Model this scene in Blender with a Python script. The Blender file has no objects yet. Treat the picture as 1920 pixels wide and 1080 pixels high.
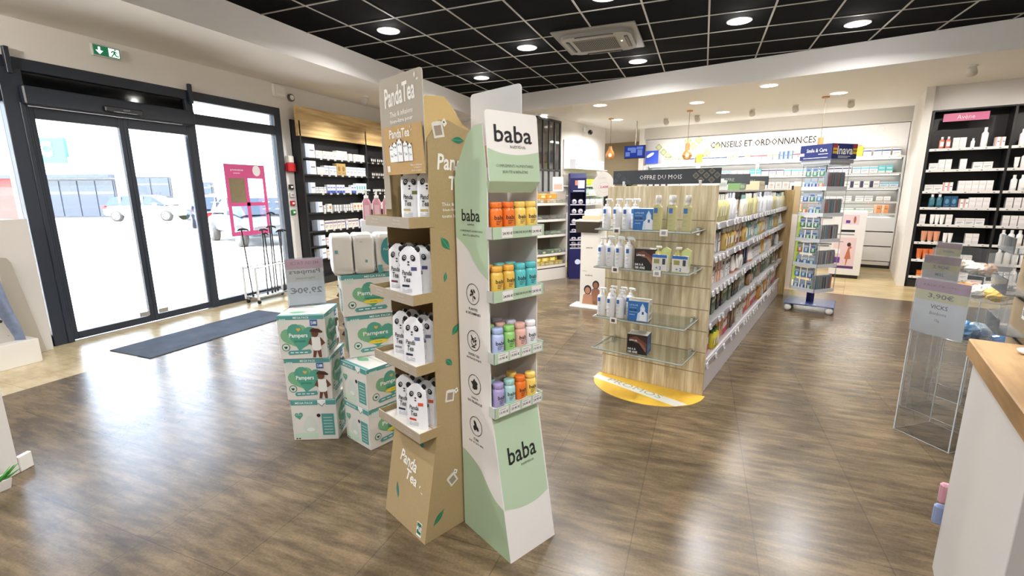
import bpy, bmesh, math, random
from mathutils import Vector, Matrix
R=random.Random(7)
PI=math.pi
S=bpy.context.scene
COL=S.collection
# ---------------------------------------------------------------- camera
F=880.2; PITCH=.202128; ROLL=-.0072258; YAW=.38169; CAMH=1.5
cam=bpy.data.cameras.new('camera'); cam.sensor_width=36; cam.lens=F/1920*36; cam.clip_start=.05; cam.clip_end=400
camo=bpy.data.objects.new('camera',cam); COL.objects.link(camo); S.camera=camo
def _cam():
    e=Vector((math.cos(YAW),-math.sin(YAW),0)); d=Vector((math.sin(YAW),math.cos(YAW),0))
    A=Matrix((e,d,(0,0,1)))       # camera-level frame -> world axes
    cp,sp=math.cos(PITCH),math.sin(PITCH); c,s=math.cos(ROLL),math.sin(ROLL)
    right=Vector((1,0,0)); fwd=Vector((0,cp,-sp)); up=Vector((0,sp,cp))
    r2=c*right+s*up; u2=-s*right+c*up
    w=lambda v:A@v
    M=Matrix((w(r2),w(u2),w(-fwd))).transposed().to_4x4(); M.translation=(0,0,CAMH)
    return M
camo.matrix_world=_cam()
# ---------------------------------------------------------------- view, world, sun
S.view_settings.view_transform='Standard'; S.view_settings.look='None'
S.view_settings.gamma=1; S.view_settings.use_curve_mapping=False
S.view_settings.exposure=0.16
S.cycles.use_denoising=True
try: S.cycles.denoiser='OPENIMAGEDENOISE'
except Exception: pass
S.cycles.max_bounces=9; S.cycles.diffuse_bounces=5; S.cycles.glossy_bounces=4; S.cycles.transmission_bounces=8; S.cycles.transparent_max_bounces=32
S.cycles.caustics_reflective=False; S.cycles.caustics_refractive=False
S.cycles.sample_clamp_indirect=8
W=bpy.data.worlds.new('sky'); S.world=W; W.use_nodes=True
nt=W.node_tree; bg=nt.nodes['Background']
sky=nt.nodes.new('ShaderNodeTexSky'); sky.sky_type='HOSEK_WILKIE'; sky.turbidity=4; sky.ground_albedo=.5
sky.sun_direction=Vector((-.04,-.62,.78)).normalized()
hs=nt.nodes.new('ShaderNodeHueSaturation'); hs.inputs['Saturation'].default_value=.55
nt.links.new(sky.outputs[0],hs.inputs['Color']); nt.links.new(hs.outputs[0],bg.inputs['Color'])
bg.inputs['Strength'].default_value=46.0
sun=bpy.data.lights.new('sun','SUN'); sun.energy=50; sun.angle=math.radians(1.2); sun.color=(1,.96,.9)
suno=bpy.data.objects.new('sun',sun); COL.objects.link(suno)
suno.rotation_euler=Vector((-.04,-.62,.78)).to_track_quat('Z','Y').to_euler()
# ---------------------------------------------------------------- materials
def lin(c):
    c=c/255.0
    return c/12.92 if c<=.04045 else ((c+.055)/1.055)**2.4
def hexc(h):
    h=h.lstrip('#'); return tuple(lin(int(h[i:i+2],16)) for i in (0,2,4))
MC={}
def mat(h,rough=.5,metal=0,coat=0,grain=.0,gs=40,spec=.5,emit=0,trans=0,alpha=1):
    k=('m',h,rough,metal,coat,grain,gs,spec,emit,trans,alpha)
    if k in MC: return MC[k]
    m=bpy.data.materials.new('paint_'+h.strip('#')); m.use_nodes=True; n=m.node_tree; b=n.nodes['Principled BSDF']
    c=hexc(h)+(1,)
    b.inputs['Base Color'].default_value=c; b.inputs['Roughness'].default_value=rough; b.inputs['Metallic'].default_value=metal
    b.inputs['Specular IOR Level'].default_value=spec; b.inputs['Coat Weight'].default_value=coat
    b.inputs['Coat Roughness'].default_value=.1
    if trans: b.inputs['Transmission Weight'].default_value=trans
    if alpha<1: b.inputs['Alpha'].default_value=alpha
    if emit: b.inputs['Emission Color'].default_value=c; b.inputs['Emission Strength'].default_value=emit
    if grain:
        tc=n.nodes.new('ShaderNodeTexCoord'); nz=n.nodes.new('ShaderNodeTexNoise'); nz.inputs['Scale'].default_value=gs; nz.inputs['Detail'].default_value=3
        mx=n.nodes.new('ShaderNodeMix'); mx.data_type='RGBA'
        mx.inputs['A'].default_value=tuple(v*(1-grain) for v in c[:3])+(1,); mx.inputs['B'].default_value=tuple(min(1,v*(1+grain)) for v in c[:3])+(1,)
        n.links.new(tc.outputs['Object'],nz.inputs['Vector']); n.links.new(nz.outputs['Fac'],mx.inputs['Factor']); n.links.new(mx.outputs['Result'],b.inputs['Base Color'])
    MC[k]=m; return m
def emis(h,s):
    k=('e',h,s)
    if k in MC: return MC[k]
    m=bpy.data.materials.new('glow_'+h.strip('#')); m.use_nodes=True; n=m.node_tree; n.nodes.clear()
    e=n.nodes.new('ShaderNodeEmission'); e.inputs[0].default_value=hexc(h)+(1,); e.inputs[1].default_value=s
    o=n.nodes.new('ShaderNodeOutputMaterial'); n.links.new(e.outputs[0],o.inputs[0]); MC[k]=m; return m
def pane(h='#ffffff',op=.03,rough=.02,refl=1.0):
    """thin clear sheet: see-through with fresnel reflection and a slight tint"""
    k=('g',h,op,rough,refl)
    if k in MC: return MC[k]
    m=bpy.data.materials.new('clear_sheet'); m.use_nodes=True; n=m.node_tree; n.nodes.clear()
    t=n.nodes.new('ShaderNodeBsdfTransparent'); g=n.nodes.new('ShaderNodeBsdfGlossy'); d=n.nodes.new('ShaderNodeBsdfDiffuse')
    fr=n.nodes.new('ShaderNodeFresnel'); fr.inputs[0].default_value=1.45
    g.inputs['Roughness'].default_value=rough
    t.inputs[0].default_value=tuple(.85+.15*v for v in hexc(h))+(1,); d.inputs[0].default_value=hexc(h)+(1,)
    a=n.nodes.new('ShaderNodeMixShader'); b=n.nodes.new('ShaderNodeMixShader'); o=n.nodes.new('ShaderNodeOutputMaterial')
    mu=n.nodes.new('ShaderNodeMath'); mu.operation='MULTIPLY'; mu.inputs[1].default_value=refl
    n.links.new(fr.outputs[0],mu.inputs[0]); a.inputs[0].default_value=op
    n.links.new(t.outputs[0],a.inputs[1]); n.links.new(d.outputs[0],a.inputs[2])
    n.links.new(mu.outputs[0],b.inputs[0]); n.links.new(a.outputs[0],b.inputs[1]); n.links.new(g.outputs[0],b.inputs[2]); n.links.new(b.outputs[0],o.inputs[0])
    MC[k]=m; return m
def wood(c1,c2,axis,scale=14,rough=.55,c3=None,stretch=14):
    """striped wood; grain runs along axis (0 x,1 y,2 z)"""
    k=('w',c1,c2,axis,scale,rough,c3,stretch)
    if k in MC: return MC[k]
    m=bpy.data.materials.new('wood_grain'); m.use_nodes=True; n=m.node_tree; b=n.nodes['Principled BSDF']
    tc=n.nodes.new('ShaderNodeTexCoord'); mp=n.nodes.new('ShaderNodeMapping'); s=[scale]*3; s[axis]=scale/stretch; mp.inputs['Scale'].default_value=s
    nz=n.nodes.new('ShaderNodeTexNoise'); nz.inputs['Scale'].default_value=1; nz.inputs['Detail'].default_value=4; nz.inputs['Roughness'].default_value=.6
    cr=n.nodes.new('ShaderNodeValToRGB'); cr.color_ramp.elements[0].position=.36; cr.color_ramp.elements[1].position=.64
    cr.color_ramp.elements[0].color=hexc(c1)+(1,); cr.color_ramp.elements[1].color=hexc(c2)+(1,)
    if c3:
        e=cr.color_ramp.elements.new(.52); e.color=hexc(c3)+(1,)
    n.links.new(tc.outputs['Object'],mp.inputs[0]); n.links.new(mp.outputs[0],nz.inputs['Vector']); n.links.new(nz.outputs['Fac'],cr.inputs[0]); n.links.new(cr.outputs[0],b.inputs['Base Color'])
    b.inputs['Roughness'].default_value=rough; MC[k]=m; return m
def floor_mat(kind):
    m=bpy.data.materials.new('floor_'+kind); m.use_nodes=True; n=m.node_tree; b=n.nodes['Principled BSDF']; L=n.links.new
    geo=n.nodes.new('ShaderNodeNewGeometry'); sep=n.nodes.new('ShaderNodeSeparateXYZ')
    def math_(op,a,bb=None,c=None):
        q=n.nodes.new('ShaderNodeMath'); q.operation=op
        for i,v in enumerate((a,bb,c)):
            if v is None: continue
            if isinstance(v,(int,float)): q.inputs[i].default_value=v
            else: L(v,q.inputs[i])
        return q.outputs[0]
    src=geo.outputs['Position']
    if kind=='plank':
        mp=n.nodes.new('ShaderNodeMapping'); mp.inputs['Rotation'].default_value=(0,0,math.radians(14)); L(src,mp.inputs[0]); src=mp.outputs[0]
    L(src,sep.inputs[0]); x,y=sep.outputs[0],sep.outputs[1]
    sx,sy,ox,oy={'brown':(.5,.5,-.19,2.58),'plank':(1.3,.2,0,0),'sand':(.3,.6,0,0)}[kind]
    u=math_('DIVIDE',math_('SUBTRACT',x,ox),sx); v=math_('DIVIDE',math_('SUBTRACT',y,oy),sy)
    fu,fv=math_('FLOOR',u),math_('FLOOR',v)
    cv=n.nodes.new('ShaderNodeCombineXYZ'); L(fu,cv.inputs[0]); L(fv,cv.inputs[1])
    wn=n.nodes.new('ShaderNodeTexWhiteNoise'); L(cv.outputs[0],wn.inputs['Vector'])
    du=math_('ABSOLUTE',math_('SUBTRACT',math_('FRACT',u),.5)); dv=math_('ABSOLUTE',math_('SUBTRACT',math_('FRACT',v),.5))
    seam=math_('MAXIMUM',math_('GREATER_THAN',du,.5-.0022/sx),math_('GREATER_THAN',dv,.5-.0022/sy))
    mp2=n.nodes.new('ShaderNodeMapping'); mp2.inputs['Scale'].default_value={'brown':(2.6,13,1),'plank':(1.5,22,1),'sand':(3,8,1)}[kind]
    ad=n.nodes.new('ShaderNodeVectorMath'); ad.operation='MULTIPLY_ADD'; L(wn.outputs['Color'],ad.inputs[0]); ad.inputs[1].default_value=(9,9,0) if kind=='plank' else (.0,.0,0); L(src,ad.inputs[2])
    L(ad.outputs[0],mp2.inputs[0])
    nz=n.nodes.new('ShaderNodeTexNoise'); nz.inputs['Scale'].default_value=1.3; nz.inputs['Detail'].default_value=8; nz.inputs['Roughness'].default_value=.66; L(mp2.outputs[0],nz.inputs['Vector'])
    nz2=n.nodes.new('ShaderNodeTexNoise'); nz2.inputs['Scale'].default_value=2.2; nz2.inputs['Detail'].default_value=5; L(src,nz2.inputs['Vector'])
    nz3=n.nodes.new('ShaderNodeTexNoise'); nz3.inputs['Scale'].default_value=90; nz3.inputs['Detail'].default_value=3; L(src,nz3.inputs['Vector'])
    f=math_('ADD',math_('MULTIPLY',nz.outputs['Fac'],.72),math_('MULTIPLY',nz2.outputs['Fac'],.40))
    f=math_('ADD',f,math_('MULTIPLY',wn.outputs['Value'],.05)); f=math_('ADD',f,math_('MULTIPLY',nz3.outputs['Fac'],.16)); f=math_('SUBTRACT',f,.09)
    cr=n.nodes.new('ShaderNodeValToRGB'); el=cr.color_ramp.elements
    cols={'brown':('#3f3427','#5d4f3b','#806d53'),'plank':('#9c8458','#bda678','#d6c398'),'sand':('#a8946c','#c6b48e','#d8c9a8')}[kind]
    el[0].position=.38; el[0].color=hexc(cols[0])+(1,); el[1].position=.74; el[1].color=hexc(cols[2])+(1,)
    e=el.new(.56); e.color=hexc(cols[1])+(1,)
    L(f,cr.inputs[0])
    mx=n.nodes.new('ShaderNodeMix'); mx.data_type='RGBA'; L(math_('MULTIPLY',seam,.45),mx.inputs['Factor']); L(cr.outputs[0],mx.inputs['A']); mx.inputs['B'].default_value=(.03,.022,.016,1)
    L(mx.outputs['Result'],b.inputs['Base Color'])
    b.inputs['Roughness'].default_value=.26
    b.inputs['Specular IOR Level'].default_value=.5
    pass
    return m
def mat_carpet():
    m=mat('#3c4654',.95,grain=.5,gs=260); n=m.node_tree; b=n.nodes['Principled BSDF']
    nz=n.nodes.new('ShaderNodeTexNoise'); nz.inputs['Scale'].default_value=5; tc=n.nodes.new('ShaderNodeTexCoord'); n.links.new(tc.outputs['Object'],nz.inputs['Vector'])
    mx=n.nodes.new('ShaderNodeMix'); mx.data_type='RGBA'; mx.inputs['A'].default_value=hexc('#2d3540')+(1,); mx.inputs['B'].default_value=hexc('#566070')+(1,)
    n.links.new(nz.outputs['Fac'],mx.inputs['Factor']); n.links.new(mx.outputs['Result'],b.inputs['Base Color'])
    return m
def paper(h,tr=.35):
    k=('p',h,tr)
    if k in MC: return MC[k]
    m=bpy.data.materials.new('thin_paper'); m.use_nodes=True; n=m.node_tree; b=n.nodes['Principled BSDF']; b.inputs['Base Color'].default_value=hexc(h)+(1,); b.inputs['Roughness'].default_value=.7
    t=n.nodes.new('ShaderNodeBsdfTranslucent'); t.inputs[0].default_value=hexc(h)+(1,); x=n.nodes.new('ShaderNodeMixShader'); x.inputs[0].default_value=tr; o=n.nodes['Material Output']
    n.links.new(b.outputs[0],x.inputs[1]); n.links.new(t.outputs[0],x.inputs[2]); n.links.new(x.outputs[0],o.inputs[0]); MC[k]=m; return m
def light_panel(e): return emis('#fff4e2',e)
# ---------------------------------------------------------------- text outlines
TC={}
def text2d(s,bold=0,shear=0,spacing=1):
    k=(s,bold,shear,spacing)
    if k in TC: return TC[k]
    c=bpy.data.curves.new('t','FONT'); c.body=s; c.size=1; c.shear=shear; c.offset=bold; c.resolution_u=2 if len(s)<9 else 1; c.space_character=spacing; c.fill_mode='FRONT'
    o=bpy.data.objects.new('t',c); COL.objects.link(o)
    dg=bpy.context.evaluated_depsgraph_get(); me=bpy.data.meshes.new_from_object(o.evaluated_get(dg))
    vs=[(v.co.x,v.co.y) for v in me.vertices]; fs=[tuple(p.vertices) for p in me.polygons]
    bpy.data.meshes.remove(me); bpy.data.objects.remove(o); bpy.data.curves.remove(c)
    if not vs: vs=[(0,0)]
    x0=min(v[0] for v in vs); x1=max(v[0] for v in vs); y0=min(v[1] for v in vs); y1=max(v[1] for v in vs)
    TC[k]=(vs,fs,x0,x1,y0,y1); return TC[k]
# ---------------------------------------------------------------- mesh builder
class MB:
    def __init__(s): s.v=[]; s.f=[]; s.m=[]; s.sm=[]; s.ms=[]; s.T=Matrix()
    def mi(s,m):
        if m not in s.ms: s.ms.append(m)
        return s.ms.index(m)
    def add(s,vs,fs,m,smooth=False):
        b=len(s.v); T=s.T; s.v+= [tuple(T@Vector(v)) for v in vs]; i=s.mi(m)
        for f in fs: s.f.append(tuple(b+k for k in f)); s.m.append(i); s.sm.append(smooth)
        return s
    def box(s,x0,x1,y0,y1,z0,z1,m,ch=0,mats=None):
        if x1<x0:x0,x1=x1,x0
        if y1<y0:y0,y1=y1,y0
        if z1<z0:z0,z1=z1,z0
        if ch<=0:
            vs=[(x,y,z) for x in (x0,x1) for y in (y0,y1) for z in (z0,z1)]
            fs=[(0,1,3,2),(4,6,7,5),(0,4,5,1),(2,3,7,6),(0,2,6,4),(1,5,7,3)]   # -x +x -y +y -z +z
            if mats:
                for f,mm in zip(fs,mats): s.add(vs,[f],mm or m)
            else: s.add(vs,fs,m)
            return s
        ch=min(ch,(x1-x0)*.45,(y1-y0)*.45,(z1-z0)*.45); vs=[]; X=(x0,x1);Y=(y0,y1);Z=(z0,z1)
        idx={}
        for i in (0,1):
            for j in (0,1):
                for k in (0,1):
                    sx,sy,sz=(1,-1)[i],(1,-1)[j],(1,-1)[k]
                    for a in range(3):
                        p=[X[i],Y[j],Z[k]]
                        if a!=0:p[0]+=sx*ch
                        if a!=1:p[1]+=sy*ch
                        if a!=2:p[2]+=sz*ch
                        idx[i,j,k,a]=len(vs); vs.append(tuple(p))
        fs=[]
        for i in (0,1):
            q=[idx[i,j,k,0] for j,k in ((0,0),(1,0),(1,1),(0,1))]; fs.append(q if i else q[::-1])
            q=[idx[j,i,k,1] for j,k in ((0,0),(1,0),(1,1),(0,1))]; fs.append(q[::-1] if i else q)
            q=[idx[j,k,i,2] for j,k in ((0,0),(1,0),(1,1),(0,1))]; fs.append(q if i else q[::-1])
        for i in (0,1):
            for j in (0,1):
                fl=(i+j)%2==0
                q=[idx[0,i,j,1],idx[1,i,j,1],idx[1,i,j,2],idx[0,i,j,2]]; fs.append(q if fl else q[::-1])
                q=[idx[i,0,j,2],idx[i,1,j,2],idx[i,1,j,0],idx[i,0,j,0]]; fs.append(q if fl else q[::-1])
                q=[idx[i,j,0,0],idx[i,j,1,0],idx[i,j,1,1],idx[i,j,0,1]]; fs.append(q if fl else q[::-1])
                for k in (0,1):
                    q=[idx[i,j,k,0],idx[i,j,k,1],idx[i,j,k,2]]; fs.append(q if (i+j+k)%2==0 else q[::-1])
        if mats:
            for n,f in enumerate(fs):
                mm=None
                if n<6: mm=mats[{0:0,1:2,2:4,3:1,4:3,5:5}[n]]
                s.add(vs,[f],mm or m)
            return s
        return s.add(vs,fs,m)
    def prism(s,poly,a,b,ax,m,mcap=None,smooth=False):
        """poly 2d extruded along ax (0,1,2) from a to b; 2d coords are the other two axes in order"""
        n=len(poly)
        def P(p,t):
            q=[p[0],p[1]]; q.insert(ax,t); return tuple(q)
        vs=[P(p,a) for p in poly]+[P(p,b) for p in poly]
        s.add(vs,[(i,(i+1)%n,n+(i+1)%n,n+i) for i in range(n)],m,smooth)
        s.add(vs,[tuple(range(n))[::-1],tuple(range(n,2*n))],mcap or m); return s
    def lathe(s,prof,m,n=16,c=(0,0,0),smooth=True,sx=1,sy=1,cap=True,ms=None):
        vs=[];fs=[]
        for r,z in prof:
            for i in range(n):
                a=2*PI*(i+.5)/n; vs.append((c[0]+r*sx*math.cos(a),c[1]+r*sy*math.sin(a),c[2]+z))
        for k in range(len(prof)-1):
            ff=[(k*n+i,k*n+(i+1)%n,(k+1)*n+(i+1)%n,(k+1)*n+i) for i in range(n)]
            s.add(vs,ff,(ms[k] if ms else m),smooth) if ms else fs.extend(ff)
        if not ms: s.add(vs,fs,m,smooth)
        if cap:
            s.add(vs[:n],[tuple(range(n))[::-1]],ms[0] if ms else m); s.add(vs[-n:],[tuple(range(n))],ms[-1] if ms else m)
        return s
    def tube(s,pts,r,m,n=8,cap=True):
        pts=[Vector(p) for p in pts]; rs=r if isinstance(r,(list,tuple)) else [r]*len(pts); vs=[]
        up=None
        for i,p in enumerate(pts):
            t=(pts[min(i+1,len(pts)-1)]-pts[max(i-1,0)]).normalized()
            if up is None: up=Vector((0,0,1)) if abs(t.z)<.9 else Vector((1,0,0))
            a=t.cross(up).normalized(); b=a.cross(t).normalized(); up=b
            for k in range(n):
                q=2*PI*k/n; vs.append(tuple(p+(a*math.cos(q)+b*math.sin(q))*rs[i]))
        fs=[(i*n+k,i*n+(k+1)%n,(i+1)*n+(k+1)%n,(i+1)*n+k) for i in range(len(pts)-1) for k in range(n)]
        s.add(vs,fs,m,True)
        if cap: s.add(vs,[tuple(range(n)),tuple(range(len(vs)-n,len(vs)))[::-1]],m)
        return s
    def ball(s,c,r,m,n=12,k=8,sx=1,sy=1,sz=1):
        pr=[(max(1e-4,math.sin(PI*i/k)*r),-math.cos(PI*i/k)*r*sz) for i in range(k+1)]
        return s.lathe(pr,m,n,c,True,sx,sy,False)
    # flat printing on a plane: fr=(origin,right,up)
    def flat(s,fr,pts,m,off=.0007):
        o,r,u=[Vector(q) for q in fr]; n=r.cross(u).normalized(); r=r.normalized(); u=u.normalized()
        return s.add([tuple(o+r*p[0]+u*p[1]+n*off) for p in pts],[tuple(range(len(pts)))],m)
    def rect(s,fr,x0,y0,x1,y1,m,off=.0007): return s.flat(fr,[(x0,y0),(x1,y0),(x1,y1),(x0,y1)],m,off)
    def ell(s,fr,cx,cy,rx,ry,m,off=.0007,n=20,rot=0):
        c,d=math.cos(rot),math.sin(rot); P=[]
        for i in range(n):
            a=2*PI*i/n; x,y=rx*math.cos(a),ry*math.sin(a); P.append((cx+x*c-y*d,cy+x*d+y*c))
        return s.flat(fr,P,m,off)
    def ring(s,fr,cx,cy,r0,r1,m,off=.0007,n=24,ky=1):
        o,r,u=[Vector(q) for q in fr]; nn=r.cross(u).normalized(); r=r.normalized(); u=u.normalized(); vs=[]
        for i in range(n):
            a=2*PI*i/n
            for q in (r0,r1): vs.append(tuple(o+r*(cx+q*math.cos(a))+u*(cy+ky*q*math.sin(a))+nn*off))
        return s.add(vs,[(2*i,2*i+1,(2*i+3)%(2*n),(2*i+2)%(2*n)) for i in range(n)],m)
    def text(s,fr,t,cx,cy,m,h=None,w=None,off=.001,bold=0,shear=0,align='c',spacing=1,mirror=False,rot=0):
        """h = height of the outlines, w = total width (either or both)"""
        vs,fs,x0,x1,y0,y1=text2d(t,bold,shear,spacing)
        if h is None and w is None: h=.02
        kx=ky=None
        if h: ky=h/max(1e-6,y1-y0)
        if w: kx=w/max(1e-6,x1-x0)
        kx=kx or ky; ky=ky or kx
        ax={'c':(x0+x1)/2,'l':x0,'r':x1}[align]; ay=(y0+y1)/2
        o,r,u=[Vector(q) for q in fr]; n=r.cross(u).normalized(); r=r.normalized(); u=u.normalized()
        mm=-1 if mirror else 1; c,d=math.cos(rot),math.sin(rot); P=[]
        for x,y in vs:
            X=(x-ax)*kx*mm; Y=(y-ay)*ky; P.append(tuple(o+r*(cx+X*c-Y*d)+u*(cy+X*d+Y*c)+n*off))
        return s.add(P,fs,m)
    def mesh(s,name):
        me=bpy.data.meshes.new(name); me.from_pydata(s.v,[],s.f)
        for m in s.ms: me.materials.append(m)
        me.polygons.foreach_set('material_index',s.m); me.polygons.foreach_set('use_smooth',s.sm)
        me.validate(); me.update(); return me
def obj(name,mb,parent=None):
    o=bpy.data.objects.new(name,mb if isinstance(mb,bpy.types.Mesh) else mb.mesh(name)); COL.objects.link(o)
    if parent: o.parent=parent
    return o
def tag(o,label=None,cat=None,group=None,kind=None):
    if label:o['label']=label
    if cat:o['category']=cat
    if group:o['group']=group
    if kind:o['kind']=kind
    return o
def thing(name,label,cat,loc=(0,0,0),rz=0,group=None):
    o=bpy.data.objects.new(name,None); COL.objects.link(o); o.empty_display_size=.1; o.location=loc; o.rotation_euler=(0,0,rz)
    return tag(o,label,cat,group)
def place(o,loc,rz=0): o.location=loc; o.rotation_euler=(0,0,rz); return o
def dup(root,loc,rz=0,label=None,group=None):
    r=root.copy(); COL.objects.link(r); r.location=loc; r.rotation_euler=(0,0,rz)
    if label:r['label']=label
    if group:r['group']=group
    for ch in list(root.children):
        c=ch.copy(); COL.objects.link(c); c.parent=r
        for g in list(ch.children):
            d=g.copy(); COL.objects.link(d); d.parent=c
    return r
def struct(name,mb,parent=None):
    o=obj(name,mb,parent)
    if not parent:o['kind']='structure'
    return o
# back-of-shop axes, turned 14 degrees from the entrance axes
BA=math.radians(14); EX=Vector((math.cos(BA),-math.sin(BA),0)); EY=Vector((math.sin(BA),math.cos(BA),0))
def B(s,c,z=0): return EX*s+EY*c+Vector((0,0,z))
RB=-BA
BM=Matrix.Rotation(-BA,4,'Z')
ORD=['top','second','third','fourth','fifth','sixth','seventh','eighth','lowest']
WHITE=mat('#e9e6e2',.55); WALLM=mat('#e2dfdb',.9,grain=.02,gs=60); BLK=mat('#141416',.5); INK=mat('#1d1d1f',.6); METAL=mat('#b8babd',.25,1.0); CHROME=mat('#d8dadc',.12,1.0)
ANTH=mat('#1f2733',.45)
# ================================================================ SETTING
CE=3.265; LC=2.96; WX=-6.02
def xmax(y): return min((7.56-.9703*y)/.2419, 9)
def rightx(y):  # wall_right plane s=3.4
    return (3.4+.2419*y)/.9703
# floor pieces
def poly_obj(name,pts,z0,z1,m):
    mb=MB(); mb.prism(pts,z0,z1,2,m); return struct(name,mb)
fb=floor_mat('brown'); fp=floor_mat('plank'); fs_=floor_mat('sand')
Pn=lambda s,c:tuple(B(s,c)[:2])
poly_obj('floor',[(-4.86,-4.2),(3.2,-4.2),Pn(3.6,0),Pn(3.6,8.24),(-4.86,(8.24+.2419*4.86)/.9703)],-.1,0,fb)
poly_obj('floor',[(-6.3,-4.2),(-4.86,-4.2),(-4.86,9.705),(-6.3,10.06)],-.1,0,fs_)
poly_obj('floor',[Pn(-8.2,8.24),Pn(3.6,8.24),Pn(3.6,15),Pn(-8.2,15)],-.1,0,fp)
# ceilings
blk=mat('#050505',.95,spec=.1)
poly_obj('ceiling',[(-4.3,-4.2),(3.2,-4.2),(rightx(6.6)+.2,6.6),(-4.3,8.95)],CE,CE+.1,blk)
wc=mat('#e6e3df',.9)
_m=MB(); _m.prism([(-6.4,3.135),(-4.25,LC),(-4.25,LC+.42),(-6.4,LC+.42)],-4.2,9.6,1,wc); struct('ceiling',_m)
poly_obj('ceiling',[Pn(-9,7.56),Pn(3.7,7.56),Pn(3.7,15),Pn(-9,15)],LC+.0005,LC+.42,wc)
g=MB(); gm=mat('#a39f98',.5)
k=-1
for i in range(-2,18):
    x=-3.67+.6*i
    if x<-4.25 or x>5: continue
    y1=(7.56-.2419*x)/.9703; 
    g.box(x-.009,x+.009,-4.1,y1,CE-.006,CE+.002,gm)
for j in range(-16,9):
    y=5.07+.6*j
    if y<-4 or y>8.8: continue
    x1=min(xmax(y),rightx(y)); g.box(-4.25,x1,y-.009,y+.009,CE-.0063,CE+.002,gm)
struct('ceiling_grid',g)
# walls
w=MB()
w.box(WX-.2,WX,-4.2,.95,0,3.4,WALLM); w.box(WX-.2,WX,.95,5.63,2.757,3.4,WALLM); w.box(WX-.2,WX,5.63,9.7,0,3.4,WALLM)
struct('wall_left',w)
def bwall(name,s0,s1,c0,c1,z0,z1,m):
    mb=MB(); mb.T=BM; mb.box(s0,s1,c0,c1,z0,z1,m); return struct(name,mb)
bwall('wall_left_back',-8.6,-5.1,7.84,7.99,0,3.3,WALLM)
bwall('wall_left_back',-5.25,-5.1,7.99,10.95,0,3.3,WALLM)
bwall('wall_corridor',-8.5,-5.25,10.8,10.95,0,3.3,WALLM)
dk=mat('#a3947a',.8)
bwall('wall_corridor',-8.5,-4.3,14.2,14.35,0,3.3,dk)
bwall('wall_corridor',-8.65,-8.5,10.8,14.35,0,3.3,dk)
bwall('wall_back',-4.3,.9,11.78,11.95,0,3.3,WALLM)
bwall('wall_back',-4.42,-4.3,11.42,14.35,0,3.3,WALLM)
bwall('wall_pier',.66,.76,9.5,11.8,0,3.3,mat('#dedad6',.6))
bwall('wall_right_back',.76,3.6,9.9,10.05,0,3.3,WALLM)
bwall('wall_right_back',.762,3.5,9.54,9.9,2.62,3.3,mat('#cfccca',.85))
bwall('wall_right',3.4,3.55,-4.2,9.9,0,3.4,WALLM)
mb=MB(); mb.box(-6.2,3.2,-4.2,-4.05,0,3.4,WALLM); struct('wall_front',mb)
# gray fascia above the medicine wall
bwall('trim_1',-4.3,.66,11.42,11.78,2.71,LC,mat('#b9b5ae',.8))
# skirting along the entrance wall
mb=MB(); mb.box(WX,WX+.015,5.63,9.2,0,.09,ANTH); struct('baseboard_left',mb)
# ---------------------------------------------------------------- shop front
GL=pane('#f4fbff',.015)
def fbar(mb,y0,y1,z0,z1,x0=WX-.09,x1=WX+.02): mb.box(x0,x1,y0,y1,z0,z1,ANTH,ch=.004)
f=MB()
fbar(f,.95,5.625,2.645,2.755); fbar(f,.95,2.49,2.345,2.50); fbar(f,4.24,5.53,2.36,2.49)
fbar(f,2.49,2.66,0,2.65,WX-.13,WX+.04); fbar(f,2.60,2.64,.0,2.35,WX+.02,WX+.05); fbar(f,4.19,4.285,0,2.66); fbar(f,5.51,5.625,0,2.66); fbar(f,.95,1.05,0,2.66)
fbar(f,4.285,5.51,0,.09); fbar(f,1.05,2.49,0,.11)
for y in (2.575,4.255): fbar(f,y-.02,y+.02,2.60,2.83,WX+.02,WX+.06)
win=tag(bpy.data.objects.new('window_1',None),kind='structure'); COL.objects.link(win)
obj('window_frame',f,win)
for (y0,y1,z0,z1) in ((1.05,2.49,.11,2.345),(1.05,2.49,2.50,2.645),(4.285,5.51,.09,2.36),(4.285,5.51,2.49,2.645)):
    p=MB(); p.box(WX-.035,WX-.027,y0,y1,z0,z1,GL); obj('glass_pane',p,win)
p=MB(); p.box(WX-.035,WX-.02,2.66,4.19,2.50,2.645,mat('#06070a',.06)); obj('dark_glass_pane',p,win)
# sliding doors
dr=tag(bpy.data.objects.new('door_1',None),kind='structure'); COL.objects.link(dr)
o=MB(); o.box(WX-.06,WX+.10,2.62,4.24,2.335,2.505,ANTH,ch=.012); o.box(WX+.10,WX+.135,3.25,3.62,2.36,2.42,mat('#10141b',.3),ch=.01)
o.box(WX+.11,WX+.137,3.32,3.55,2.364,2.368,METAL)
fr=((WX+.136,3.36,2.385),(0,1,0),(0,0,1)); o.text(fr,'record',.09,.01,mat('#cfd2d6',.4),h=.016)
obj('door_operator',o,dr)
def leaf(y0,y1,x,gy0,gy1):
    L=tag(bpy.data.objects.new('door_leaf',None)); COL.objects.link(L); L.parent=dr
    m=MB(); m.box(x-.03,x+.02,y0,gy0,.015,2.33,ANTH,ch=.004); m.box(x-.03,x+.02,gy1,y1,.015,2.33,ANTH,ch=.004)
    m.box(x-.03,x+.02,gy0,gy1,.015,.09,ANTH,ch=.004); m.box(x-.03,x+.02,gy0,gy1,2.22,2.33,ANTH,ch=.004); obj('leaf_frame',m,L)
    q=MB(); q.box(x-.008,x,gy0,gy1,.09,2.22,GL); obj('glass_pane',q,L)
    return L
l1=leaf(2.662,3.462,WX-.0,2.705,3.415); l2=leaf(3.464,4.19,WX-.0,3.508,4.165)
m=MB(); m.box(WX+.02,WX+.03,3.30,3.41,.10,.15,METAL,ch=.002); obj('floor_lock_plate',m,l1)
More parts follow.
